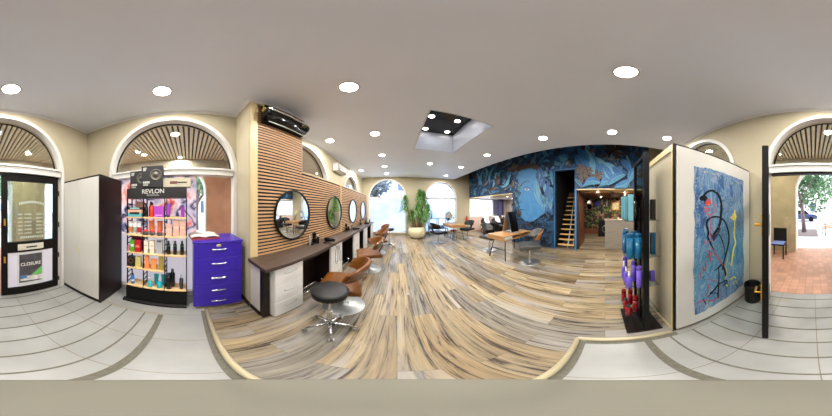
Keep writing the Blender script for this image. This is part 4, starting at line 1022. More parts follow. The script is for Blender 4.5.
for k, (x, y) in enumerate(((1.47, -0.275), (1.36, -0.26), (1.26, -0.29), (1.33, -0.32))):
    bottle(['slim black bottle far along the top shelf', 'slim black bottle in the middle of the top shelf', 'slim black bottle nearest the post on the top shelf', 'slim black bottle against the smoked panel on the top shelf'][k] + ' of the retail stand', x, y, ZS[0], 0.026, 0.225, BK, BK, 0.2, 'flat')
for k, (x, y) in enumerate(((1.54, -0.245), (1.42, -0.22), (1.36, -0.30), (1.24, -0.235), (1.22, -0.31))):
    bottle(['deep blue bottle at the far end of the second shelf', 'deep blue bottle second on the second shelf', 'deep blue bottle behind the others, second shelf', 'deep blue bottle nearest the camera on the second shelf', 'deep blue bottle beside the post on the second shelf'][k] + ' of the retail stand', x, y, ZS[1], 0.034, 0.255, TE, (16, 84, 124), 0.14, 'flat')
for k, (x, y, h) in enumerate(((1.54, -0.235, 0.26), (1.46, -0.21, 0.22), (1.34, -0.215, 0.2), (1.37, -0.30, 0.26), (1.23, -0.225, 0.2), (1.22, -0.32, 0.26))):
    f_ = (230, 226, 236) if h < 0.25 else PU
    bottle(['tall violet bottle at the far end, third shelf', 'violet pump bottle, far side, third shelf', 'violet pump bottle, middle of the third shelf', 'tall violet bottle behind the pump bottles of the third shelf', 'violet pump bottle near the post, third shelf', 'tall violet bottle beside the post on the third shelf'][k] + ' of the retail stand', x, y, ZS[2], 0.027, h, PU, f_, 0.3 if h < 0.25 else 0.15, 'spray' if h < 0.25 else 'flat')
for k, (x, y, h) in enumerate(((1.54, -0.22, 0.2), (1.45, -0.28, 0.26), (1.36, -0.215, 0.19), (1.29, -0.30, 0.26), (1.24, -0.22, 0.18))):
    bottle(['red bottle at the far end of the lowest shelf', 'tall red bottle second on the lowest shelf', 'short red bottle, middle of the lowest shelf', 'tall red bottle behind on the lowest shelf', 'short red bottle nearest the camera, lowest shelf'][k] + ' of the retail stand', x, y, ZS[3], 0.028, h, RE, (20, 60, 48) if h < 0.2 else RE, 0.25, 'round' if h < 0.2 else 'flat')
for l, x, z, rgb, h in (('black slim box behind the post on the top shelf of the retail stand', 1.30, ZS[0], BK, 0.21), ('deep blue box behind the post on the second shelf of the retail stand', 1.30, ZS[1], TE, 0.24), ('violet box behind the post on the third shelf of the retail stand', 1.32, ZS[2], PU, 0.13)):
    carton(l, x, -0.49, z, 0.05, 0.05, h, rgb)

# ================================================================ MURAL WALL AND MEZZANINE
ZB = 2.30; ZT = 4.75
YR, YS0, YS1, YL = -1.62, 1.10, 1.89, 3.97
f = MB()
f.box(XM, YR, ZB, XM+0.2, YS0, ZT); f.box(XM, YS0, 3.06, XM+0.2, YS1, ZT); f.box(XM, YS1, 0, XM+0.2, YL, ZT); f.box(XM, YL, ZB, XM+0.2, YF, ZT)
f.box(XM, 1.03, 0, XM+0.2, YS0, ZB)
wl = struct(f.build('wall_right', mat('mural_base', (30, 62, 96), 0.6, var=0.6, scale=5)))
f = MB(); f.box(XM, YB, 0, XM+0.2, YR, ZT); struct(f.build('wall_right', M_wall))
# mural paint: flat leaf shapes on the wall face
PAL = [('m_navy', (18, 40, 72)), ('m_blue', (32, 92, 152)), ('m_mid', (44, 104, 156)), ('m_pale', (88, 146, 176)), ('m_brown', (72, 52, 44)), ('m_tan', (116, 100, 90)), ('m_dark', (16, 20, 28)), ('m_face', (58, 120, 168)), ('m_white', (170, 172, 166)), ('m_teal', (58, 124, 152)), ('m_vein', (112, 160, 184))]
PK = [k for k, _ in PAL]; PMs = [mat(k, c, 0.55, var=0.14, scale=5) for k, c in PAL]
for m__ in PMs[:4] + PMs[9:]: pass
MUR = MB(); ml = [0]
def mp_(u, v, k): 
    Y, Z = on_x(u, v, XM)[1:]; return (XM - 0.001 - ml[0]*0.00006, Y, Z)
REG = [(YR, YS0, ZB, ZT), (YS0, YS1, 3.06, ZT), (YS1, YL, 0.02, ZT), (YL, YF, ZB, ZT)]
def leafshape(cy, cz, L_, w, ang, key, reg, vein='m_dark', two=None):
    ml[0] += 1; x = XM - 0.001 - ml[0]*0.00006; c, s = math.cos(ang), math.sin(ang); n = 9
    def T(p, q): 
        yy = cy + p*c - q*s; zz = cz + p*s + q*c
        return (x, max(reg[0], min(reg[1], yy)), max(reg[2], min(reg[3], zz)))
    bend = random.uniform(-0.25, 0.25)*L_
    def ax(t): return (t-0.5)*L_, bend*math.sin(math.pi*t)
    up = [T(ax(t)[0], ax(t)[1] + w*0.5*math.sin(math.pi*t)**0.8) for t in [k/n for k in range(n+1)]]
    dn = [T(ax(t)[0], ax(t)[1] - w*0.5*math.sin(math.pi*t)**0.8) for t in [k/n for k in range(n+1)]]
    md = [T(*ax(k/n)) for k in range(n+1)]
    for k in range(n):
        MUR.poly([up[k], up[k+1], md[k+1], md[k]], PK.index(key)); MUR.poly([md[k], md[k+1], dn[k+1], dn[k]], PK.index(two or key))
    ml[0] += 1; x = XM - 0.001 - ml[0]*0.00006
    vw = 0.012 + 0.01*random.random()
    for k in range(n-1):
        a_, b_ = ax(k/n), ax((k+1)/n); MUR.poly([T(a_[0], a_[1]-vw/2), T(b_[0], b_[1]-vw/2), T(b_[0], b_[1]+vw/2), T(a_[0], a_[1]+vw/2)], PK.index(vein))
    for k in range(1, n-1):       # side veins
        p0 = ax(k/n); p1 = ax(min(1, (k+1.3)/n)); h = w*0.42*math.sin(math.pi*(k+1.3)/n) if k+1.3 < n else 0
        for sg in (1, -1):
            if h > 0.02: MUR.poly([T(p0[0], p0[1]), T(p1[0], p1[1]+sg*h), T(p1[0]+0.012, p1[1]+sg*h)], PK.index(vein))
def cluster(cy, cz, n, L_, w, keys, reg, vein='m_dark', a0=None):
    a0 = random.uniform(0, 6.28) if a0 is None else a0
    for k in range(n):
        t = a0 + k*2*math.pi/n; leafshape(cy + L_*0.5*math.cos(t), cz + L_*0.5*math.sin(t), L_, w, t, random.choice(keys), reg, vein)
random.seed(21)
for ri, rg in enumerate(REG):
    ya, yb, za, zb = rg; za2 = max(za, 0.0); area = (yb-ya)*(min(zb, 4.3)-za2)
    cnt = int(area*22)
    for q in range(cnt):
        cy = random.uniform(ya+0.03, yb-0.03); cz = random.uniform(za2+0.03, 4.3)
        r_ = random.random()
        if cz < 2.0 and ri == 2:      # dense small dark twigs and leaves below the face
            leafshape(cy, cz, random.uniform(0.12, 0.28), random.uniform(0.04, 0.09), random.uniform(0, 3.14), random.choice(['m_dark', 'm_blue', 'm_mid', 'm_mid', 'm_navy', 'm_face', 'm_brown']), rg)
        else:
            keys = ['m_blue', 'm_blue', 'm_mid', 'm_navy', 'm_teal', 'm_brown', 'm_pale', 'm_tan', 'm_navy']
            ky = random.choice(keys)
            leafshape(cy, cz, random.uniform(0.2, 0.6), random.uniform(0.06, 0.18), random.uniform(0, 3.14), ky, rg, vein=random.choice(['m_dark', 'm_dark', 'm_navy', 'm_vein']))
# denser scatter on the low face wall
rg = REG[2]
for q in range(420):
    leafshape(random.uniform(YS1+0.04, YL-0.04), random.uniform(0.06, 1.9), random.uniform(0.1, 0.24), random.uniform(0.03, 0.07), random.uniform(0, 3.14), random.choice(['m_dark', 'm_mid', 'm_face', 'm_face', 'm_mid', 'm_dark', 'm_brown', 'm_teal']), rg)
# motifs placed as in the room: pale feather leaves, brown seed flowers, grey blossoms
def at(u, v): return on_x(u, v, XM)[1:]
def leaf_px(u0, v0, u1, v1, w, key, vein='m_dark', two=None):
    y0, z0 = at(u0, v0); y1, z1 = at(u1, v1)
    cy, cz = (y0+y1)/2, (z0+z1)/2
    rg = [r for r in REG if r[0] <= cy <= r[1]] or [REG[0]]
    leafshape(cy, cz, math.hypot(y1-y0, z1-z0), w, math.atan2(z1-z0, y1-y0), key, rg[0], vein, two)
for t in ((480,186,484,170),(484,186,478,172),(491,184,496,167),(494,188,498,172),(488,178,486,168),(503,188,511,176)): leaf_px(*t, 0.2, 'm_pale', 'm_vein')
for u, v in ((499,180),(517,169)): cluster(*at(u, v), 7, 0.28, 0.14, ['m_brown', 'm_tan'], [r for r in REG if r[0] <= at(u, v)[0] <= r[1]][0])
for t in ((594,157,608,186),(600,163,614,183),(586,150,594,178)): leaf_px(*t, 0.42, 'm_mid', 'm_vein', 'm_pale')
for t in ((575,155,588,172),(578,150,590,163),(568,153,580,148),(556,160,570,156),(620,160,630,172),(612,168,622,176)): leaf_px(*t, 0.3, 'm_blue', 'm_navy', 'm_mid')
for u, v in ((581,170),(588,172),(584,178),(592,181),(598,176)): cluster(*at(u, v), 7, 0.22, 0.1, ['m_tan'], REG[0])
cluster(*at(615, 151), 12, 0.42, 0.13, ['m_brown', 'm_dark'], REG[0]); cluster(*at(640, 158), 7, 0.3, 0.14, ['m_brown', 'm_blue'], REG[0])
for t in ((583,187,602,184),(600,186,612,183),(608,186,626,175),(614,188,630,180),(628,184,640,168),(560,158,569,160)): leaf_px(*t, 0.3, 'm_teal', 'm_vein', 'm_mid')
# the face: profile in plain blue
face = [(521,171),(519,177),(520.5,184),(523,190),(522,195),(519.4,200),(521.4,202.2),(520.2,204.6),(522,206.2),(520.6,209),(523.2,212),(522.6,216),(526,220),(533,221.4),(540,217.4),(546,212.6),(549.6,208.5),(546.5,200),(541.5,191),(538.6,181),(537,170.5)]
def mblob(pts, key): ml[0] += 2; MUR.poly([mp_(u, v, 0) for u, v in pts], PK.index(key))
def mstroke(pts, w, key):
    ml[0] += 2; x = None
    p = smooth(pts); ws = w if isinstance(w, tuple) else (w, w); L_, R_ = [], []
    for i in range(len(p)):
        q0, q1 = p[max(i-1,0)], p[min(i+1, len(p)-1)]; dx, dy = q1[0]-q0[0], q1[1]-q0[1]; n = math.hypot(dx, dy) or 1
        t = i/max(1, len(p)-1); h = 0.5*(ws[0]*(1-t)+ws[1]*t)
        L_.append(mp_(p[i][0]-dy/n*h, p[i][1]+dx/n*h, 0)); R_.append(mp_(p[i][0]+dy/n*h, p[i][1]-dx/n*h, 0))
    for i in range(len(p)-1): MUR.poly([L_[i], L_[i+1], R_[i+1], R_[i]], PK.index(key))
mblob(smooth(face + [face[0]], 4)[:-1], 'm_face')
mblob([(519,172),(521,167),(528,164.6),(538,164.6),(542,168),(541,171),(534,168.6),(526,169),(521,172)], 'm_brown')
mstroke([(522.6,186.5),(525,183),(528.6,181.6),(532,182)], (1.3, 0.5), 'm_brown')
mblob([(526.2,189.6),(527.4,188.8),(529.4,188.8),(531,190),(529,191),(527.2,190.7)], 'm_white'); mblob([(527.8,189),(529.2,189),(529.2,190.6),(527.9,190.6)], 'm_brown')
mstroke([(524.8,189),(527,187.4),(530,187.4),(532.4,189.4)], (0.7, 0.4), 'm_brown'); mstroke([(521.6,209.5),(524,209.6),(527,210)], (1.0, 0.3), 'm_dark'); mstroke([(522,201.8),(523,202.6)], 0.6, 'm_navy')
mblob([(519.6,209),(521.8,210.2),(523.4,214),(523,217),(520.8,213.4)], 'm_brown')
mstroke([(526,221),(533,222.6),(541,218.6),(549,211)], 0.5, 'm_dark'); mstroke([(537.4,173),(539.4,183),(542.6,192),(547.2,201)], 0.5, 'm_dark')
for (u0, v0, u1, v1) in ((538,178,548,210),(541,176,551,204),(539,183,549,180),(545,180,553,198),(548,185,554,206),(551,170,554,186),(543,170,552,176),(546,196,550,212)): leaf_px(u0, v0, u1, v1, 0.17, random.choice(['m_teal', 'm_pale']), 'm_brown')
for (u0, v0, u1, v1) in ((515,185,521,197),(516,182,523,193),(515,191,520,203),(516,200,519,212),(516,224,521,240),(519,228,524,238)): leaf_px(u0, v0, u1, v1, 0.1, random.choice(['m_teal', 'm_vein']), 'm_dark')
random.seed(33)
for q in range(60):
    v_ = random.uniform(172, 216); u_ = 519.5 + random.uniform(-2.5, 0.6) + (2 if 186 < v_ < 194 else 0); y, z = at(u_, v_)
    leafshape(y, z, random.uniform(0.07, 0.16), random.uniform(0.02, 0.05), random.uniform(0, 3.14), random.choice(['m_dark', 'm_brown', 'm_blue', 'm_mid', 'm_teal']), REG[2])
for q in range(46):
    v_ = random.uniform(170, 212); u_ = 539 + (v_-170)*0.17 + random.uniform(0, 9); y, z = at(min(u_, 553.5), v_)
    leafshape(y, z, random.uniform(0.22, 0.42), random.uniform(0.09, 0.16), random.uniform(-1.9, -0.9), random.choice(['m_teal', 'm_pale', 'm_pale', 'm_mid', 'm_blue']), REG[2], 'm_brown')
for q in range(40):
    u_ = random.uniform(526, 550); v_ = 222 - abs(u_-533)*0.45 + random.uniform(0.5, 5); y, z = at(u_, v_)
    leafshape(y, z, random.uniform(0.1, 0.2), random.uniform(0.03, 0.07), random.uniform(0, 3.14), random.choice(['m_dark', 'm_brown', 'm_mid', 'm_face']), REG[2])
mur = MUR.build('mural_paint', PMs, wl)
mur['label'] = 'painted mural of a blue face in profile among blue, brown and teal leaves'
# blue edge strips
f = MB(); f.box(XM-0.06, 1.03, 0, XM, 1.085, 2.3); f.box(XM-0.055, YS1-0.03, 0, XM, YS1, 3.08); f.box(XM-0.055, 1.10, 3.05, XM, YS1, 3.08)
struct(f.build('trim_8', mat('blue_edge', (58, 120, 170), 0.5)))
f = MB(); f.box(XM-0.04, YS1+0.0, WF, XM-0.03, YL, 0.03); 
# mezzanine slab: cream underside then wooden ceiling
M_gold = mat('cream_soffit', (226, 204, 156), 0.25, var=0.12, scale=3)
f = MB(); f.box(XM+0.001, YR, 2.26, 5.75, 1.03, 2.30); f.box(XM+0.001, YL, 2.26, 5.75, YF, 2.30)
struct(f.build('ceiling', M_gold))
f = MB(); f.box(5.75, YB, 2.2, XR, 1.03, 2.40); f.box(6.75, 1.03, 2.2, XR, YS1, 2.4)
struct(f.build('ceiling', mat('orange_ceiling', (110, 60, 34), 0.5, var=0.2)))
f = MB(); f.box(5.75, YL-0.2, 2.26, XR, YF, 2.40)
struct(f.build('ceiling', mat('pale_ceiling', (196, 190, 192), 0.6)))
for k in range(5):
    a = MB(); a.box(5.0, -1.45+k*0.56, 2.12, XR, -1.38+k*0.56, 2.2)
    tag(a.build('ceiling_beam', M_oak if k % 2 else M_wenge, org=(6.4, -1.4+k*0.56, 2.12)), 'wooden beam %s under the office ceiling' % ['nearest the retail stand', 'second from the retail stand', 'in the middle', 'second from the brown wall', 'nearest the brown wall'][k], 'beam', 'ceiling beams over the reception')
# partitions around stair and office
f = MB(); f.box(XM+0.2, 0.98, 0, 6.25, 1.03, 3.06); f.box(6.25, 0.98, 2.3, XR, 1.03, 3.06); struct(f.build('wall_right', mat('brown_panel', (92, 52, 38), 0.4, var=0.2, scale=4, stretch=(1,1,0.3))))
f = MB(); f.box(XM+0.2, YS1, 0, XR, YS1+0.05, 4.7); f.box(6.25, 1.03, 0, 6.28, YS1, 1.9); f.box(7.0, 1.03, 2.2, 7.05, YS1, 4.7); f.box(XM+0.2, 1.03, 3.6, 7.0, YS1, 3.65); struct(f.build('wall_right', mat('stair_black', (14, 12, 12), 0.8)))  # low black panel behind the treads is added to keep the opening dark
f = MB(); f.box(XM+0.2, YL-0.1, 0, XR, YL, 2.26); struct(f.build('wall_right', mat('grey_white2', (196, 190, 188), 0.7)))
# stairs
S0 = thing('open_staircase', 'steep open staircase with light wooden treads rising into the dark opening', 'staircase', (5.4, 1.45, WF)); g = tuple(S0.location)
for k in range(11):
    z = 0.13 + k*0.197; x = 4.93 + k*0.105
    a = MB(); a.box(x, 1.18+0.014*k, z-0.035, x+0.16, 1.85-0.012*k, z); a.build('tread', mat('tread_wood', (236, 190, 120), 0.45, var=0.08), S0, g, bevel=0.004)
a = MB()
for y in (1.42, 1.22): a.prism([(4.95, y, WF), (5.03, y, WF), (6.14, y, 2.09), (6.06, y, 2.11)], (0, 0.035 if y > 1.3 else 0.012, 0))
a.build('stringer', M_steel, S0, g)

# reception
def wallpaper():
    m = bpy.data.materials.new('jungle_wallpaper'); m.use_nodes = True
    n = m.node_tree; N = n.nodes; L = n.links; b = N['Principled BSDF']
    tc = N.new('ShaderNodeTexCoord'); vo = N.new('ShaderNodeTexVoronoi'); vo.inputs['Scale'].default_value = 11; L.new(tc.outputs['Object'], vo.inputs[0])
    sp = N.new('ShaderNodeSeparateColor'); L.new(vo.outputs['Color'], sp.inputs[0]); cr = N.new('ShaderNodeValToRGB'); cr.color_ramp.interpolation = 'CONSTANT'
    E = cr.color_ramp.elements; E[0].position = 0; E[0].color = lin((34, 42, 30)) + (1,); E[1].position = 0.93; E[1].color = lin((176, 84, 84)) + (1,)
    for p, c in ((0.22, (96, 102, 48)), (0.42, (158, 150, 96)), (0.52, (50, 66, 36)), (0.7, (112, 112, 60)), (0.78, (26, 30, 24))): e = E.new(p); e.color = lin(c) + (1,)
    L.new(sp.outputs[0], cr.inputs[0]); L.new(cr.outputs[0], b.inputs['Base Color']); b.inputs['Roughness'].default_value = 0.6
    return m
f = MB(); f.box(XR-0.02, YB, 0.35, XR-0.001, YS1-0.001, 2.2); struct(f.build('wall_right', wallpaper()))
f = MB(); f.box(XR-0.03, YB, WF, XR-0.001, YS1-0.001, 0.35); struct(f.build('baseboard_right', mat('terracotta_skirting', (140, 84, 60), 0.6)))
o = thing('reception_desk', 'tall reception counter faced in pale grey wood grain', 'counter', (5.35, -0.78, WF)); g = tuple(o.location)
a = MB(); a.box(5.03, -1.55, WF, 5.10, -0.0, 1.14); a.box(5.10, -0.05, WF, 5.6, -0.0, 1.0); a.box(5.10, -1.55, WF, 5.6, -1.5, 1.0); a.build('front_panel', mat('grey_grain', (138, 128, 116), 0.5, var=0.12, scale=5, stretch=(1, 0.5, 6)), o, g)
a = MB(); a.box(4.99, -1.58, 1.14, 5.28, 0.03, 1.165); a.box(5.10, -1.5, 1.0, 5.6, -0.05, 1.02); a.build('counter_top', mat('counter_pale', (206, 184, 156), 0.35, var=0.05), o, g, bevel=0.004)
o = thing('laptop', 'dark open screen standing on the reception counter', 'laptop', (5.14, -0.12, 1.166), R(80))
a = MB(); a.obox((0, 0.05, 0.13), (0.26, 0.015, 0.2), Matrix.Rotation(R(-14), 3, 'X')); a.build('screen', mat('dark_screen', (52, 34, 26), 0.3), o, bevel=0.003)
a = MB(); a.box(-0.13, -0.10, 0, 0.13, 0.04, 0.018); a.tube([(0, 0.03, 0.01), (0, 0.05, 0.08)], 0.012); a.build('keyboard_base', M_steel, o, bevel=0.003)
for k, (y, rgb, l) in enumerate(((-0.32, (196, 90, 80), 'small red and pink pot on the reception counter'), (-0.42, (90, 120, 70), 'small green jar on the reception counter'), (-0.52, (226, 210, 190), 'small cream jar on the reception counter'))):
    o = thing('counter_jar', l, 'jar', (5.12, y, 1.166)); a = MB(); a.lathe([(0.03, 0), (0.036, 0.02), (0.034, 0.06), (0.026, 0.07)], n=14); a.build('body', m_(rgb), o)
    a = MB(); a.lathe([(0.028, 0.07), (0.028, 0.082), (0.0, 0.086)], n=14); a.build('lid', M_steel, o)
# things on the wallpaper wall
def wx(u, v): return on_x(u, v, XR-0.03)[1:]
for (u, v, rh, rw, mt_, fm, l) in ((589.6,205,0.33,0.19,M_mirror,mat('copper_frame', (196,120,90),0.3,metal=0.5),'oval copper framed mirror on the flowered wallpaper'), (597.5,203.5,0.2,0.19,mat('ultramarine',(50,40,190),0.4),mat('dark_blue_frame',(24,24,70),0.4),'round ultramarine plate on the flowered wallpaper')):
    y, z = wx(u, v); o = thing('wall_mirror' if 'mirror' in l else 'wall_plate', l, 'mirror' if 'mirror' in l else 'plate', (XR-0.021, y, z))
    a = MB(); a.lathe([(0.86, 0.0), (1.0, 0.0), (1.0, 0.03), (0.86, 0.03)], n=30, ring=True); a.v = [(-q[2], q[1]*rw, q[0]*rh) for q in a.v]; a.build('rim', fm, o)
    a = MB(); a.cyl((-0.001,0,0), (-0.015,0,0), 0.88, n=30); a.v = [(q[0], q[1]*rw, q[2]*rh) for q in a.v]; a.build('centre', mt_, o)
y, z = wx(615.5, 206); o = thing('framed_picture', 'picture in a square orange wood frame on the flowered wallpaper', 'picture', (XR-0.021, y, z))
a = MB(); h, w_ = 0.27, 0.25
a.box(-0.03, -w_, -h, 0, -w_+0.06, h); a.box(-0.03, w_-0.06, -h, 0, w_, h); a.box(-0.03, -w_+0.06, -h, 0, w_-0.06, -h+0.06); a.box(-0.03, -w_+0.06, h-0.06, 0, w_-0.06, h); a.build('frame', mat('orange_wood', (176, 100, 52), 0.4, var=0.2), o, bevel=0.004)
a = MB(); a.box(-0.012, -w_+0.06, -h+0.06, -0.002, w_-0.06, h-0.06); a.build('print', mat('picture_print', (206, 196, 150), 0.5, var=0.3, scale=12), o)
for k, (u, v) in enumerate(((601.6, 209), (607, 203))):
    y, z = wx(u, v); o = thing('wall_bottle_rack', ['narrow dark blue holder on the wallpaper left of the screen', 'narrow black and white holder on the wallpaper above the screen'][k], 'holder', (XR-0.021, y, z))
    a = MB(); a.box(-0.07, -0.06, -0.26, 0, 0.06, -0.24); a.box(-0.02, -0.06, -0.24, 0, 0.06, 0.26); a.build('holder', M_black, o)
    a = MB(); a.lathe([(0.04, -0.239), (0.045, 0.05), (0.02, 0.14), (0.02, 0.22)], -0.045, 0, 12); a.build('bottle', m_((20, 26, 80)) if k == 0 else M_white, o)
o = thing('round_door_machine', 'black front loading machine with a round door beside the counter', 'machine', (7.6, 0.0, WF)); g = tuple(o.location)
a = MB(); a.box(7.2, -0.42, WF, 7.9, 0.36, 0.93); a.build('casing', M_bleather, o, g, bevel=0.01)
a = MB(); a.lathe([(0.16, 0), (0.2, 0), (0.2, 0.03), (0.17, 0.035)], n=30, ring=True); a.v = [(7.2-q[2], q[1]-0.03, q[0]+0.45) for q in a.v]; a.build('round_door_ring', M_steel, o, g)
a = MB(); a.cyl((7.199, -0.03, 0.45), (7.17, -0.03, 0.45), 0.162, n=28); a.build('door_glass', mat('gloss_black', (14,13,12), 0.15), o, g)
# ================================================================ ROOM CENTRE
def desk(label, x0, y0, x1, y1, opening, rot_leg=0):
    cx, cy = (x0+x1)/2, (y0+y1)/2; o = thing('wooden_desk', label, 'desk', (cx, cy, WF)); g = (cx, cy, WF)
    zt, zb = 0.785, 0.645
    a = MB(); a.box(x0, y0, zt-0.028, x1, y1, zt); a.build('tabletop', M_oak, o, g, bevel=0.004)
    a = MB(); a.box(x0, y0, zb, x1, y1, zb+0.025); a.build('lower_board', M_oak, o, g, bevel=0.003)
    a = MB(); a.box(x0, y0, zb+0.025, x0+0.03, y1, zt-0.028); a.box(x1-0.03, y0, zb+0.025, x1, y1, zt-0.028)
    if opening == 'y': a.box(x0+0.03, y1-0.03, zb+0.025, x1-0.03, y1, zt-0.028); a.box(cx+0.1, y0+0.02, zb+0.025, cx+0.13, y1-0.03, zt-0.028)
    else: a.box(x0+0.03, y0, zb+0.025, x1-0.03, y0+0.03, zt-0.028); a.box(x0+0.03, y1-0.03, zb+0.025, x1-0.03, y1, zt-0.028)
    a.build('side_board', M_oak, o, g)
    if opening == 'y':
        a = MB(); a.box(x0+0.03, y0-0.004, zb+0.028, x0+0.36, y0+0.02, zt-0.03); a.build('drawer', mat('pale_drawer', (186, 192, 176), 0.4), o, g, bevel=0.003)
    for px, py in ((x0+0.18, y0+0.12), (x0+0.18, y1-0.12), (x1-0.18, y0+0.12), (x1-0.18, y1-0.12)):
        sx = -1 if px < cx else 1; sy = -1 if py < cy else 1
        a = MB(); a.tube([(px, py, zb), (px+sx*0.10, py+sy*0.10, WF)], 0.014, 8); a.build('leg', M_black, o, g)
    for px in (x0+0.13, x1-0.13):
        a = MB(); a.tube([(px, y0+0.07, 0.33), (px, y1-0.07, 0.33)], 0.009); a.build('cross_bar', M_black, o, g)
    return o
desk('long oak box desk with open compartments on black splayed legs before the mural', 2.64, 2.53, 4.02, 3.25, 'y')
desk('shorter oak box desk further away near the right arched window', 2.46, 5.62, 3.2, 6.85, 'x')
# vanity mirrors standing on desk 1
o = thing('tabletop_mirror', 'pair of tall leaning tabletop mirrors, one beige backed and one black, on the oak desk', 'mirror', (3.38, 2.93, 0.786), R(-90))
for k, (x, ang_, mt_) in enumerate(((-0.11, 14, mat('beige_back', (150, 134, 112), 0.5)), (0.13, -14, M_bleather))):
    Mx = Matrix.Rotation(R(ang_), 3, 'Y')
    a = MB(); a.obox((x, 0, 0.36), (0.02, 0.38, 0.68), Mx); a.build('mirror_panel', mt_, o, bevel=0.004)
    a = MB(); a.obox((x - (0.013 if k == 0 else -0.013), 0, 0.36), (0.004, 0.34, 0.64), Mx); a.build('mirror_face', mat('beige_back', (186, 166, 140), 0.5) if k == 0 else mat('gloss_black', (14,13,12), 0.15), o)
    a = MB(); a.obox((x + (0.014 if k == 0 else -0.014), -0.185, 0.36), (0.012, 0.012, 0.70), Mx); a.build('edge_strip', mat('blue_edge', (58, 120, 170), 0.5) if k else mat('copper_strip', (196, 96, 44), 0.35, metal=0.4), o)
a = MB(); a.box(-0.25, -0.08, 0, 0.25, 0.08, 0.02); a.build('stand_foot', M_steel, o, bevel=0.003)
for k, (x, y, l) in enumerate(((3.2, 2.75, 'small silver jar left of the tabletop mirrors'), (3.62, 2.82, 'small silver jar right of the tabletop mirrors'))):
    q = thing('small_jar', l, 'jar', (x, y, 0.786)); a = MB(); a.lathe([(0.025, 0), (0.03, 0.01), (0.028, 0.06)], n=14); a.build('body', M_steel, q)
    a = MB(); a.lathe([(0.03, 0.06), (0.03, 0.075), (0, 0.08)], n=14); a.build('lid', M_white, q)
# mirrors on desk 2
o = thing('tabletop_mirror', 'oval yellowish framed tabletop mirror on the far oak desk', 'mirror', (2.78, 6.1, 0.786), R(-20))
a = MB(); a.lathe([(0.0, -0.01), (0.94, -0.01), (1.0, 0.0), (0.94, 0.014), (0.9, 0.01)], n=30); Mx = Matrix.Rotation(R(62), 3, 'Y')
a.v = [tuple(Mx @ Vector((q[0]*0.33, q[1]*0.2, q[2]*2))) for q in a.v]; a.v = [(q[0], q[1], q[2]+0.33) for q in a.v]; a.build('oval_frame', mat('yellow_frame', (206, 196, 140), 0.35), o)
a = MB(); a.tube([(0.02, -0.1, 0.03), (-0.14, 0, 0.3)], 0.012); a.box(-0.14, -0.14, 0, 0.14, 0.14, 0.02); a.build('stand_foot', M_steel, o)
o = thing('tabletop_mirror', 'round blue rimmed tabletop mirror behind the oval one on the far desk', 'mirror', (2.72, 6.6, 0.786), R(-70))
a = MB(); a.lathe([(0.21, -0.012), (0.25, -0.012), (0.25, 0.012), (0.21, 0.012)], n=30, ring=True); a.v = [(q[2], q[0], q[1]+0.38) for q in a.v]; a.build('rim', mat('blue_edge', (58, 120, 170), 0.5), o)
a = MB(); a.cyl((-0.005,0,0.38), (0.005,0,0.38), 0.212, n=30); a.build('mirror_face', M_mirror, o)
a = MB(); a.tube([(0,0,0.02), (0,0,0.14)], 0.014); a.lathe([(0.0,0.001),(0.11,0.001),(0.11,0.015),(0.02,0.03)], n=20); a.build('stand_foot', M_steel, o)

gc = salon_chair('dark grey salon chair with brown backed rest on a steel disc, nearest the mural', M_grey, mat('tan_shell', (176, 120, 70), 0.35, var=0.2), 'grey and black salon chairs at the oak desks', M_steel, arms=False)
gc.location = (3.08, 1.97, WF); gc.rotation_euler[2] = R(135); gc.scale = (1, 1, 1.17)
g2 = dup(gc, (3.12, 3.72, WF), R(-80), 'grey salon chair behind the long oak desk')
bc = salon_chair('black salon chair with leaning back, left of the far oak desk', M_bleather, M_bleather, 'grey and black salon chairs at the oak desks', M_steel, arms=False)
bc.location = (1.80, 5.6, WF); bc.rotation_euler[2] = R(15); bc.scale = (1, 1, 1.1)
dup(bc, (3.5, 5.95, WF), R(195), 'black salon chair on the right of the far oak desk')
o = thing('red_stool', 'low stool with a red seat pushed under the far oak desk', 'stool', (2.75, 6.05, WF))
a = MB(); a.lathe([(0.0, 0.44), (0.17, 0.44), (0.18, 0.455), (0.17, 0.48), (0, 0.485)], n=28); a.build('seat', mat('red_seat', (178, 34, 34), 0.4), o)
for k in range(4):
    t = R(45+90*k); a = MB(); a.tube([(0.1*math.cos(t), 0.1*math.sin(t), 0.44), (0.17*math.cos(t), 0.17*math.sin(t), 0)], 0.01); a.build('leg', M_black, o)
# grey metal counter before the window
o = thing('metal_side_table', 'tall grey metal table under the right arched window', 'table', (2.3, 7.2, WF)); g = tuple(o.location)
a = MB(); a.box(1.75, 7.0, 1.0, 2.9, 7.42, 1.03); a.build('tabletop', M_steel, o, g)
for x in (1.78, 2.30, 2.84):
    a = MB(); a.box(x-0.02, 7.03, WF, x+0.02, 7.07, 1.0); a.build('leg', mat('grey_metal', (110, 114, 120), 0.4, metal=0.5), o, g); a = MB(); a.box(x-0.02, 7.36, WF, x+0.02, 7.40, 1.0); a.build('leg', mat('grey_metal', (110,114,120), 0.4), o, g)
a = MB(); a.box(1.75, 7.05, 0.4, 2.86, 7.38, 0.42); a.build('lower_shelf', M_steel, o, g)
for k, (x, l, rgb) in enumerate(((1.9, 'blue folded towel pile under the metal table, left', (110, 150, 190)), (2.55, 'blue folded towel pile under the metal table, right', (96, 140, 186)))):
    o = thing('towel_pile', l, 'towels', (x, 7.22, 0.421))
    for q in range(4): a = MB(); a.box(-0.13, -0.11, q*0.045, 0.13, 0.11, q*0.045+0.042); a.build('towel', mat('towel_blue', rgb, 0.9), o, bevel=0.015)

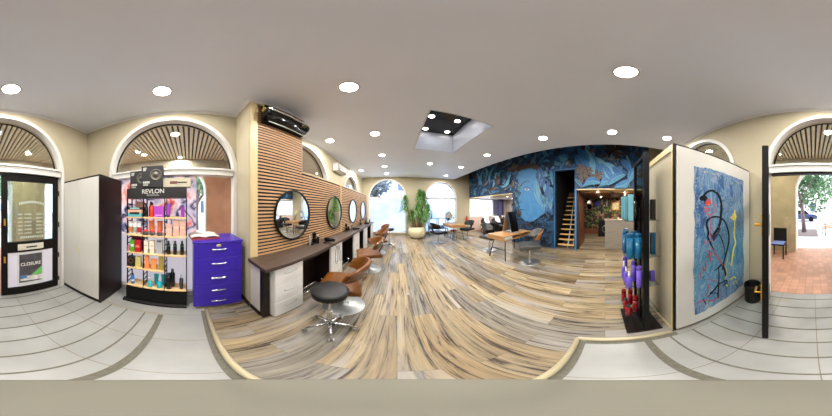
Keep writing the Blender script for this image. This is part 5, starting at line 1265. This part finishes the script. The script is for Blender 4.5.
# yucca
P = thing('potted_yucca', 'tall bushy yucca with several trunks in a wide cream pot between the far windows', 'plant', (1.05, 6.9, WF)); 
a = MB(); a.lathe([(0.0, 0.0), (0.30, 0.0), (0.33, 0.02), (0.44, 0.18), (0.475, 0.36), (0.45, 0.50), (0.41, 0.57), (0.42, 0.60), (0.39, 0.60), (0.385, 0.54), (0.0, 0.53)], n=44); a.build('pot', mat('cream_pot', (212, 204, 172), 0.45, var=0.04), P)
a = MB(); a.lathe([(0.31, 0.001), (0.345, 0.001), (0.345, 0.02), (0.31, 0.02)], n=40, ring=True); a.build('saucer', M_black, P)
a = MB(); a.lathe([(0.384, 0.545), (0.2, 0.56), (0.0, 0.565)], n=30); a.build('soil', mat('soil', (56, 42, 32), 0.95, var=0.4, scale=30), P)
M_leaf = mat('yucca_leaf', (84, 132, 56), 0.45, var=0.45, scale=6); M_trunk = mat('yucca_trunk', (150, 116, 78), 0.8, var=0.3, scale=20, bump=0.5)
random.seed(5)
#                 (base x,y) -> head (x,y,z), radius of head, height of head
heads = [((-0.16,0.02), (-0.62,0.05,1.95), 0.26, 0.75), ((0.02,-0.08), (0.02,-0.10,1.55), 0.26, 0.60), ((-0.05,0.12), (-0.28,0.18,1.20), 0.22, 0.5), ((0.10,0.04), (0.36,0.05,2.15), 0.28, 0.8), ((0.16,-0.02), (0.58,-0.02,1.50), 0.24, 0.65), ((0.0,0.0), (0.16,0.10,2.30), 0.25, 0.6), ((0.18,0.1), (0.34,-0.1,1.15), 0.2, 0.45)]
for (bx, by), (hx_, hy_, hz), rr, hh in heads:
    pts = [(bx, by, 0.5), (bx+(hx_-bx)*0.25+random.uniform(-.03,.03), by+(hy_-by)*0.2, 0.5+(hz-0.5)*0.35), (bx+(hx_-bx)*0.75, by+(hy_-by)*0.7, 0.5+(hz-0.5)*0.75), (hx_, hy_, hz)]
    a = MB(); a.tube(pts, [0.05, 0.042, 0.036, 0.028], 9); a.build('trunk', M_trunk, P)
    a = MB()
    for q in range(300):
        t = random.random(); az_ = random.uniform(0, 2*math.pi); ln = random.uniform(0.30, 0.46)
        base = Vector((hx_, hy_, hz - hh*0.55 + hh*0.75*t)); el_ = R(75 - 95*(1-t) + random.uniform(-18, 18))
        d = Vector((math.cos(az_)*math.cos(el_), math.sin(az_)*math.cos(el_), math.sin(el_)))
        side_ = Vector((-math.sin(az_), math.cos(az_), 0)); w_ = 0.017
        p0 = base; p1 = base + d*ln*0.55; p2 = base + d*ln*0.9*rr/0.26 + Vector((0, 0, -ln*random.uniform(0.25, 0.55)))
        b = len(a.v); a.v += [tuple(p0 - side_*w_*0.6), tuple(p0 + side_*w_*0.6), tuple(p1 - side_*w_), tuple(p1 + side_*w_), tuple(p2)]
        a.face([b, b+1, b+3, b+2], 0); a.face([b+2, b+3, b+4], 0)
    a.build('foliage', M_leaf, P)

# wash area
def wash_chair(label):
    o = thing('backwash_chair', label, 'wash chair', (0,0,0), 0, 'backwash units in the white wash area')   # faces -y
    a = MB(); a.box(-0.26, -0.25, 0, 0.26, 0.35, 0.30); a.build('base', M_black, o, bevel=0.02)
    a = MB(); a.grid(lambda u, v: ((v-0.5)*0.50, -0.35+0.62*u, 0.50-0.05*u-0.06*max(0, 1-u*5)), 8, 4, th=-0.12); a.build('seat', M_bleather, o, bevel=0.02)
    a = MB(); a.grid(lambda u, v: ((v-0.5)*0.50, 0.22+0.33*u, 0.46+0.44*u), 6, 4, th=0.12); a.build('backrest', M_bleather, o, bevel=0.02)
    for s in (-1, 1):
        a = MB(); a.tube([(s*0.30, -0.30, 0.30), (s*0.31, -0.30, 0.62), (s*0.31, -0.1, 0.68), (s*0.31, 0.25, 0.72)], [0.03, 0.035, 0.045, 0.045], 10); a.box(s*0.30-0.03, -0.3, 0.3, s*0.30+0.03, 0.3, 0.62); a.build('armrest', M_bleather, o)
    a = MB(); a.box(-0.22, 0.40, 0, 0.22, 0.82, 0.82); a.build('pedestal', M_black, o, bevel=0.02)
    a = MB(); a.lathe([(0.05, 0.84), (0.2, 0.88), (0.25, 1.0), (0.26, 1.02), (0.23, 1.02), (0.18, 0.92), (0.0, 0.90)], 0, 0.62, 26, sy=1.0); a.build('basin', mat('ceramic', (236, 236, 232), 0.15), o)
    a = MB(); a.tube([(0, 0.84, 0.98), (0, 0.84, 1.12), (0, 0.76, 1.16), (0, 0.70, 1.12)], 0.012); a.build('tap', M_chrome, o)
    a = MB(); a.grid(lambda u, v: ((v-0.5)*0.34, 0.2+0.25*u, 0.60+0.34*u), 4, 4, th=0.03); a.build('towel', mat('towel_pale', (206, 214, 240), 0.9), o)
    return o
wc = wash_chair('black backwash chair with white basin, left of the wash row')
wc.location = (5.25, 6.3, WF); wc.rotation_euler[2] = R(-14)
dup(wc, (6.15, 6.25, WF), R(-14), 'black backwash chair with white basin, middle of the wash row')
dup(wc, (7.05, 6.2, WF), R(-14), 'black backwash chair with white basin, right of the wash row')
o = thing('tall_locker', 'tall dark violet locker column beside the wide white window', 'locker', (7.05, 7.42, 1.0)); g = tuple(o.location)
a = MB(); a.box(6.9, 7.25, 0.9, 7.55, YF-0.001, 2.25); a.build('body', mat('dark_violet', (40, 36, 60), 0.4), o, g, bevel=0.006)
a = MB(); a.box(7.0, 7.235, 0.95, 7.3, 7.25, 2.2); a.build('door', mat('dark_violet_door', (70, 66, 110), 0.3), o, g)
a = MB(); a.box(XR-0.04, 5.6, 1.15, XR-0.001, 7.5, 2.2)
for k in range(12): a.box(XR-0.06, 5.6, 1.18+k*0.085, XR-0.04, 7.5, 1.23+k*0.085)
tag(a.build('roller_shutter', mat('shutter_grey', (176, 166, 160), 0.5), org=(XR-0.03, 6.5, 1.15)), 'grey slatted shutter on the right wall of the wash area', 'shutter')
o = thing('fire_extinguisher', 'small red fire extinguisher with black head hanging on the far wall', 'fire extinguisher', (4.45, YF-0.07, 0.62))
a = MB(); a.lathe([(0.0, 0), (0.055, 0.005), (0.06, 0.02), (0.06, 0.30), (0.045, 0.35), (0.02, 0.37)], n=18); a.build('cylinder', mat('red_enamel', (190, 24, 28), 0.25), o)
a = MB(); a.cyl((0,0,0.36), (0,0,0.42), 0.018, n=10); a.box(-0.02, -0.07, 0.42, 0.02, 0.03, 0.45); a.tube([(0.0,-0.03,0.41), (0.07,-0.04,0.34), (0.075,-0.04,0.1)], 0.009); a.build('head', M_black, o)

# ================================================================ CEILING LIGHTS
LS = [(11,89,'over the black entrance doors'), (162,91,'over the product shelf and the chest of drawers'), (349,87,'nearest overhead, in front of the black wall heater'), (626,72,'nearest overhead on the side of the mural'),
      (330,140.5,'beside the black heater, first along the slatted wall'), (375,133.5,'first in the row over the brown chairs'), (382,155,'second in the row over the brown chairs'), (384.5,166.3,'third in the row over the brown chairs'), (386.6,173.3,'last in the row over the brown chairs'),
      (361,170.3,'by the air conditioner near the far left corner'), (430,163.5,'beyond the light well, in line with its left side'), (446,175.6,'furthest, before the right arched far window'), (461,167,'fourth along the mural edge'), (487,155,'third along the mural edge'),
      (543,138,'second along the mural edge'), (612,132,'over the floor before the reception counter'), (667,138,'above the retail stand and cabinet')]
src = None
M_disc = emis('downlight_glow', (255, 246, 232), 22.0)
for u, v, l in LS:
    x, y, z = on_z(u, v, CEIL)
    if y > 7.3: y = 7.25
    if src is None:
        src = thing('ceiling_light', 'round white recessed ceiling light ' + l, 'ceiling light', (x, y, CEIL), 0, 'recessed ceiling lights')
        a = MB(); a.lathe([(0.098, 0.0), (0.12, -0.001), (0.118, -0.008), (0.10, -0.014), (0.098, -0.012)], n=32, ring=True); a.build('trim_ring', M_white, src)
        a = MB(); a.lathe([(0.100, -0.0105), (0.0, -0.013)], n=32); a.build('diffuser', M_disc, src)
    else: dup(src, (x, y, CEIL), label='round white recessed ceiling light ' + l)
    ld = bpy.data.lights.new('downlight', 'AREA'); ld.shape = 'DISK'; ld.size = 0.2; ld.energy = LAMP; ld.color = (1, 0.97, 0.93)
    lo = bpy.data.objects.new('downlight', ld); COL.objects.link(lo); lo.location = (x, y, CEIL-0.02)
# lamps in the wash area, office and on the soffit
def dlight(x, y, z, e, l, r_=0.06):
    o = thing('ceiling_light', l, 'ceiling light', (x, y, z)); a = MB(); a.lathe([(r_, 0), (r_*1.3, 0), (r_*1.25, -0.01), (r_, -0.01)], n=20, ring=True); a.build('trim_ring', M_white, o)
    a = MB(); a.lathe([(r_, -0.006), (0, -0.008)], n=20); a.build('diffuser', M_disc, o)
    if e:
        ld = bpy.data.lights.new('small_light', 'AREA'); ld.shape = 'DISK'; ld.size = 0.12; ld.energy = e; ld.color = (1, 0.9, 0.75) if x > 5 and y < 2 else (1, 0.96, 0.9)
        lo = bpy.data.objects.new('small_light', ld); COL.objects.link(lo); lo.location = (x, y, z-0.02)
dlight(6.9, 0.2, 2.199, 16, 'round warm ceiling light in the office between the beams')
dlight(5.4, 0.3, 2.259, 9, 'small light in the cream soffit at the left of the reception', 0.05)
dlight(5.4, -0.8, 2.259, 9, 'small light in the cream soffit over the reception counter', 0.05)
dlight(5.5, 5.0, 2.259, 22, 'small light in the soffit of the wash area, near side', 0.05)
dlight(5.5, 6.6, 2.259, 22, 'small light in the soffit of the wash area, window side', 0.05)
dlight(7.0, 5.9, 2.259, 30, 'small light over the backwash chairs', 0.05)
dlight(7.5, -1.0, 2.199, 10, 'round ceiling light at the back of the office')

# ================================================================ OUTSIDE: ARCADE, STREET
SOF = 3.42; AY = -4.65; AX = -4.75
M_sof = mat('soffit_slat', (226, 216, 188), 0.5, var=0.08); M_sofb = mat('soffit_back', (52, 46, 40), 0.8)
f = MB(); f.box(AX, AY, SOF+0.05, 9.0, YB-0.25, SOF+0.2); f.box(AX, YB-0.25, SOF+0.05, XL-0.28, 10.0, SOF+0.2); struct(f.build('ceiling', M_sofb))
f = MB(); x = XL-0.28
while x < 8.9: f.box(x, AY, SOF, x+0.065, YB-0.26, SOF+0.05); x += 0.11
y = AY+0.05
while y < 9.9: f.box(AX, y, SOF, XL-0.29, y+0.065, SOF+0.05); y += 0.11
tag(f.build('arcade_soffit', M_sof), 'slatted timber soffit over the arcade outside the windows', 'soffit', kind='structure')
M_arc = mat('arcade_plaster', (158, 146, 110), 0.8, var=0.1, scale=3); M_rose = mat('arcade_rose', (186, 132, 104), 0.8, var=0.1, scale=3)
f = MB(); arched_wall(f, 'y', AY, -0.5, AX-0.5, 9.0, -0.1, SOF+1.5, [(-3.35, 0.95, -0.1, 2.25), (-0.25, 0.88, -0.1, 2.25), (2.9, 0.95, -0.1, 2.25), (6.0, 0.95, -0.1, 2.25)]); struct(f.build('wall_arcade', M_arc))
f = MB(); arched_wall(f, 'x', AX, -0.5, AY-0.5, 10.0, -0.1, SOF+1.5, [(-3.4, 0.9, -0.1, 2.25), (-0.30, 0.93, -0.1, 2.25), (3.3, 0.95, -0.1, 2.25), (6.6, 0.95, -0.1, 2.25)]); struct(f.build('wall_arcade', M_rose))
f = MB(); f.box(AX+0.001, AY, 2.98, AX+0.03, 9.9, SOF); f.box(AX, AY+0.001, 2.98, 9.0, AY+0.03, SOF); struct(f.build('trim_11', mat('grey_band', (176, 166, 146), 0.7)))
# white reveals of the two arches in view
f = MB(); arch_ring(f, 'y', AY, 0.0, -0.52, -0.25, 0.885, 0.045, 0, 2.25); arch_ring(f, 'y', AY, 0.0, -0.52, -3.35, 0.955, 0.045, 0, 2.25); arch_ring(f, 'x', AX, 0.0, -0.52, -0.30, 0.935, 0.045, 0, 2.25)
struct(f.build('trim_9', M_white))
f = MB()
for x0, x1 in ((0.62, 1.05), (-1.55, -1.13)): f.box(x0, AY, 0, x1, AY+0.04, 1.28)
struct(f.build('trim_10', mat('stone_plinth', (168, 152, 120), 0.8, var=0.1)))
f = MB(); f.box(AX-0.5, AY-0.5, -0.12, 9.0, YB-0.25, -0.005); f.box(AX-0.5, YB-0.25, -0.12, XL-0.28, 10.0, -0.005); struct(f.build('ground', M_terra))
f = MB(); f.box(-45, -45, -0.3, 45, 45, -0.125); struct(f.build('ground', M_pave))
for k, (x, y, l) in enumerate(((-1.4, -3.8, 'outside the closed glass door'), (-3.74, -1.52, 'outside the left arched window, left'), (-4.5, -0.3, 'outside the left arched window, middle'), (1.3, -3.6, 'outside beyond the open door'), (-3.4, 3.2, 'outside behind the slatted wall'))):
    o = thing('arcade_light', 'small round light in the slatted soffit ' + l, 'ceiling light', (x, y, SOF)); a = MB(); a.lathe([(0.075, -0.002), (0.1, -0.002), (0.095, -0.014), (0.07, -0.014)], n=20, ring=True); a.build('trim_ring', M_white, o)
    a = MB(); a.lathe([(0.072, -0.010), (0, -0.012)], n=20); a.build('diffuser', M_disc, o)
    ld = bpy.data.lights.new('arcade', 'AREA'); ld.shape = 'DISK'; ld.size = 0.15; ld.energy = 30; ld.color = (1, 0.95, 0.88)
    lo = bpy.data.objects.new('arcade', ld); COL.objects.link(lo); lo.location = (x, y, SOF-0.03)
# chair outside
o = thing('terrace_chair', 'dark armless chair outside in the arcade against the plaster wall', 'chair', (1.08, -4.05, -0.005), R(180))
a = MB(); a.box(-0.22, -0.22, 0.44, 0.22, 0.22, 0.47); a.build('seat', M_dark, o, bevel=0.01)
a = MB(); a.box(-0.2, -0.2, 0.47, 0.2, 0.2, 0.50); a.build('cushion', mat('blue_cushion', (110, 124, 176), 0.8), o, bevel=0.012)
a = MB(); a.box(-0.22, 0.2, 0.48, 0.22, 0.235, 0.94); a.build('backrest', M_bleather, o, bevel=0.008)
for s in (-1, 1):
    for q in (-1, 1): a = MB(); a.box(s*0.2-0.018, q*0.2-0.018, 0, s*0.2+0.018, q*0.2+0.018, 0.44); a.build('leg', M_dark, o)
# street trees
M_bark = mat('bark', (122, 104, 104), 0.9, var=0.3, scale=10, bump=0.5); M_tl = [mat('tree_leaf_a', (120, 156, 112), 0.7, var=0.4, scale=2), mat('tree_leaf_b', (92, 132, 96), 0.7, var=0.4, scale=2)]
def tree(label, x, y, h, cr, seed, lean=0.0, n=2600, leaf=0.12, mats=None):
    random.seed(seed); o = thing('street_tree', label, 'tree', (x, y, -0.125), 0, 'trees in the street')
    a = MB(); top = Vector((lean, 0.1, h*0.55)); a.tube([(0,0,-0.05), (lean*0.3, 0, h*0.2), (lean*0.7, 0.05, h*0.4), tuple(top)], [0.17, 0.14, 0.12, 0.09], 12)
    for k in range(7):
        t = k*0.9+random.random(); r_ = cr*0.75; a.tube([tuple(Vector((lean*0.8, 0.05, h*(0.34+0.03*k)))), (lean+r_*0.5*math.cos(t), r_*0.5*math.sin(t), h*0.55+0.1*k), (lean+r_*math.cos(t), r_*math.sin(t), h*0.68+0.08*k)], [0.07, 0.045, 0.02], 7)
    a.build('trunk', M_bark, o)
    a = MB()
    blobs = [(random.gauss(0, cr*0.5), random.gauss(0, cr*0.5), h*0.72+random.gauss(0, h*0.12), random.uniform(0.5, 0.9)) for _ in range(26)]
    for q in range(n):
        bx, by, bz, br_ = random.choice(blobs); d = Vector((random.gauss(0,1), random.gauss(0,1), random.gauss(0,0.8))).normalized()*br_*random.uniform(0.5, 1.0)
        c = Vector((lean+bx, by, bz)) + d; e1 = Vector((random.gauss(0,1), random.gauss(0,1), random.gauss(0,1))).normalized(); e2 = e1.orthogonal().normalized(); s_ = leaf*random.uniform(0.6, 1.3)
        a.poly([tuple(c-e1*s_), tuple(c+e2*s_*0.5), tuple(c+e1*s_), tuple(c-e2*s_*0.5)], random.randint(0, 1))
    a.build('crown', mats or M_tl, o); return o
tree('leaning tree with pale leaves in a soil square, straight beyond the open doorway', 0.62, -9.3, 5.0, 2.3, 3, 0.25, n=6000)
tree('tree further back on the right of the leaning one outside', 4.6, -14.0, 6, 2.4, 4, -0.2)
tree('tree further off beyond the closed door outside', -3.4, -14.5, 6.2, 2.2, 6, 0.2)
tree('tree outside the left arcade opening', -10.5, 0.6, 5.5, 2.2, 8, 0.1)
tree('tree outside the far left window', -2.3, 13.5, 6.2, 1.9, 9, 0.1, leaf=0.14, n=4000, mats=[mat('grey_leaf_a', (124, 134, 146), 0.7, var=0.4, scale=2), mat('grey_leaf_b', (78, 92, 108), 0.7, var=0.4, scale=2)])
f = MB(); f.box(-0.3, -10.6, -0.124, 1.7, -7.9, -0.10); tag(f.build('planting_bed', mat('bed_soil', (120, 104, 98), 0.95, var=0.3, scale=8), org=(0.6, -9.2, -0.124)), 'square bed of bare soil round the leaning street tree', 'bed')
# parked car
def car(label, x, y, rz, rgb):
    o = thing('parked_car', label, 'car', (x, y, -0.124), R(rz), 'parked cars in the street')
    a = MB(); prof = [(-2.1,0.3),(-2.1,0.75),(-1.7,0.9),(-1.0,0.95),(1.5,0.95),(2.0,0.85),(2.1,0.6),(2.1,0.3)]; a.prism([(p, -0.85, z) for p, z in prof], (0, 1.7, 0)); a.build('body', mat('car_%d' % rgb[0], rgb, 0.25, coat=0.5), o, bevel=0.06)
    a = MB(); prof = [(-1.1,0.951),(-0.6,1.42),(0.9,1.44),(1.5,0.951)]; a.prism([(p, -0.76, z) for p, z in prof], (0, 1.52, 0)); a.build('cabin_glass', mat('car_glass', (24, 30, 48), 0.1), o, bevel=0.05)
    for px in (-1.3, 1.3):
        for py in (-0.8, 0.8): a = MB(); a.cyl((px, py-0.1, 0.31), (px, py+0.1, 0.31), 0.31, n=20); a.build('wheel', M_black, o)
car('dark blue car parked far beyond the leaning tree', 1.6, -17.5, 4, (50, 60, 96))
car('pale car parked far off on the left beyond the closed door', -5.2, -16.5, -6, (196, 202, 210))
# benches and buildings
o = thing('street_bench', 'orange slatted bench on the pavement beyond the doorway', 'bench', (-1.3, -8.6, -0.124), R(20))
for k in range(4): a = MB(); a.box(-0.8, -0.22+k*0.11, 0.42, 0.8, -0.14+k*0.11, 0.45); a.build('slat', mat('orange_slat', (220, 130, 80), 0.5), o)
for k in range(2): a = MB(); a.box(-0.8, 0.23, 0.55+k*0.13, 0.8, 0.26, 0.63+k*0.13); a.build('back_slat', mat('orange_slat', (220, 130, 80), 0.5), o)
for s in (-0.65, 0.65): a = MB(); a.tube([(s, -0.2, 0), (s, -0.2, 0.42), (s, 0.22, 0.42), (s, 0.25, 0.8)], 0.02); a.tube([(s, 0.22, 0), (s, 0.22, 0.42)], 0.02); a.build('leg', M_dark, o)
def building(label, x0, y0, x1, y1, h, rgb, face, n, wm=None):
    o = thing('building', label, 'building', ((x0+x1)/2, (y0+y1)/2, -0.124), 0, 'buildings across the street'); g = tuple(o.location)
    a = MB(); a.box(x0, y0, -0.124, x1, y1, h); a.build('wall', mat('bld_%d_%d' % (rgb[0], rgb[2]), rgb, 0.8, var=0.06), o, g)
    a = MB(); a.box(x0-0.2, y0-0.2, h, x1+0.2, y1+0.2, h+0.25); a.build('cornice', M_white, o, g)
    for fl in range(int(h/3.2)):
        for k in range(n):
            z = 1.0+fl*3.1
            if face == 'y': c = x0 + (x1-x0)*(k+0.5)/n; a = MB(); a.box(c-0.5, y1, z, c+0.5, y1+0.03, z+1.5); b_ = MB(); b_.box(c-0.6, y1, z-0.12, c+0.6, y1+0.1, z-0.02)
            elif face == '-y': c = x0 + (x1-x0)*(k+0.5)/n; a = MB(); a.box(c-0.5, y0-0.03, z, c+0.5, y0, z+1.5); b_ = MB(); b_.box(c-0.6, y0-0.1, z-0.12, c+0.6, y0, z-0.02)
            else: c = y0 + (y1-y0)*(k+0.5)/n; a = MB(); a.box(x1, c-0.5, z, x1+0.03, c+0.5, z+1.5); b_ = MB(); b_.box(x1, c-0.6, z-0.12, x1+0.1, c+0.6, z-0.02)
            a.build('window', mat('far_window', (90, 104, 130), 0.2), o, g); b_.build('window_sill', M_white, o, g)
building('pale building closing the square beyond the trees and car', -14, -30, 14, -24, 7, (226, 220, 214), 'y', 7)
building('cream building across the street from the left arched window', -24, -8, -17, 12, 8, (230, 216, 200), 'x', 5)
building('pale grey building seen through the far left window', -9, 19, 2.0, 24, 8, (214, 216, 222), '-y', 4)

# ================================================================ SKY, CAMERA, EXPOSURE
wd = bpy.data.worlds.new('sky'); SC.world = wd; wd.use_nodes = True
N = wd.node_tree.nodes; L = wd.node_tree.links; bg = N['Background']
tc = N.new('ShaderNodeTexCoord'); sp = N.new('ShaderNodeSeparateXYZ'); cr = N.new('ShaderNodeValToRGB')
cr.color_ramp.elements[0].position = 0.0; cr.color_ramp.elements[0].color = (0.95, 0.97, 1.0, 1); cr.color_ramp.elements[1].position = 0.8; cr.color_ramp.elements[1].color = (0.72, 0.84, 1.0, 1)
L.new(tc.outputs['Generated'], sp.inputs[0]); L.new(sp.outputs[2], cr.inputs[0]); L.new(cr.outputs[0], bg.inputs[0]); bg.inputs[1].default_value = SKY
cam = bpy.data.cameras.new('camera'); co = bpy.data.objects.new('camera', cam); COL.objects.link(co)
co.location = (0, 0, CAMZ); co.rotation_euler = (R(90), 0, -R((416-U0)*DEG))
cam.type = 'PANO'
try:
    cam.panorama_type = 'EQUIRECTANGULAR'; 
except Exception: pass
try: cam.cycles.panorama_type = 'EQUIRECTANGULAR'
except Exception: pass
cam.clip_start = 0.05; cam.clip_end = 200
SC.camera = co
SC.view_settings.view_transform = 'Standard'; SC.view_settings.look = 'None'; SC.view_settings.gamma = 1; SC.view_settings.use_curve_mapping = False
SC.view_settings.exposure = EXPO
SC.cycles.max_bounces = 10; SC.cycles.diffuse_bounces = 6; SC.cycles.transparent_max_bounces = 16; SC.cycles.use_denoising = True
SC.cycles.sample_clamp_indirect = 6
SC.cycles.caustics_reflective = False; SC.cycles.caustics_refractive = False
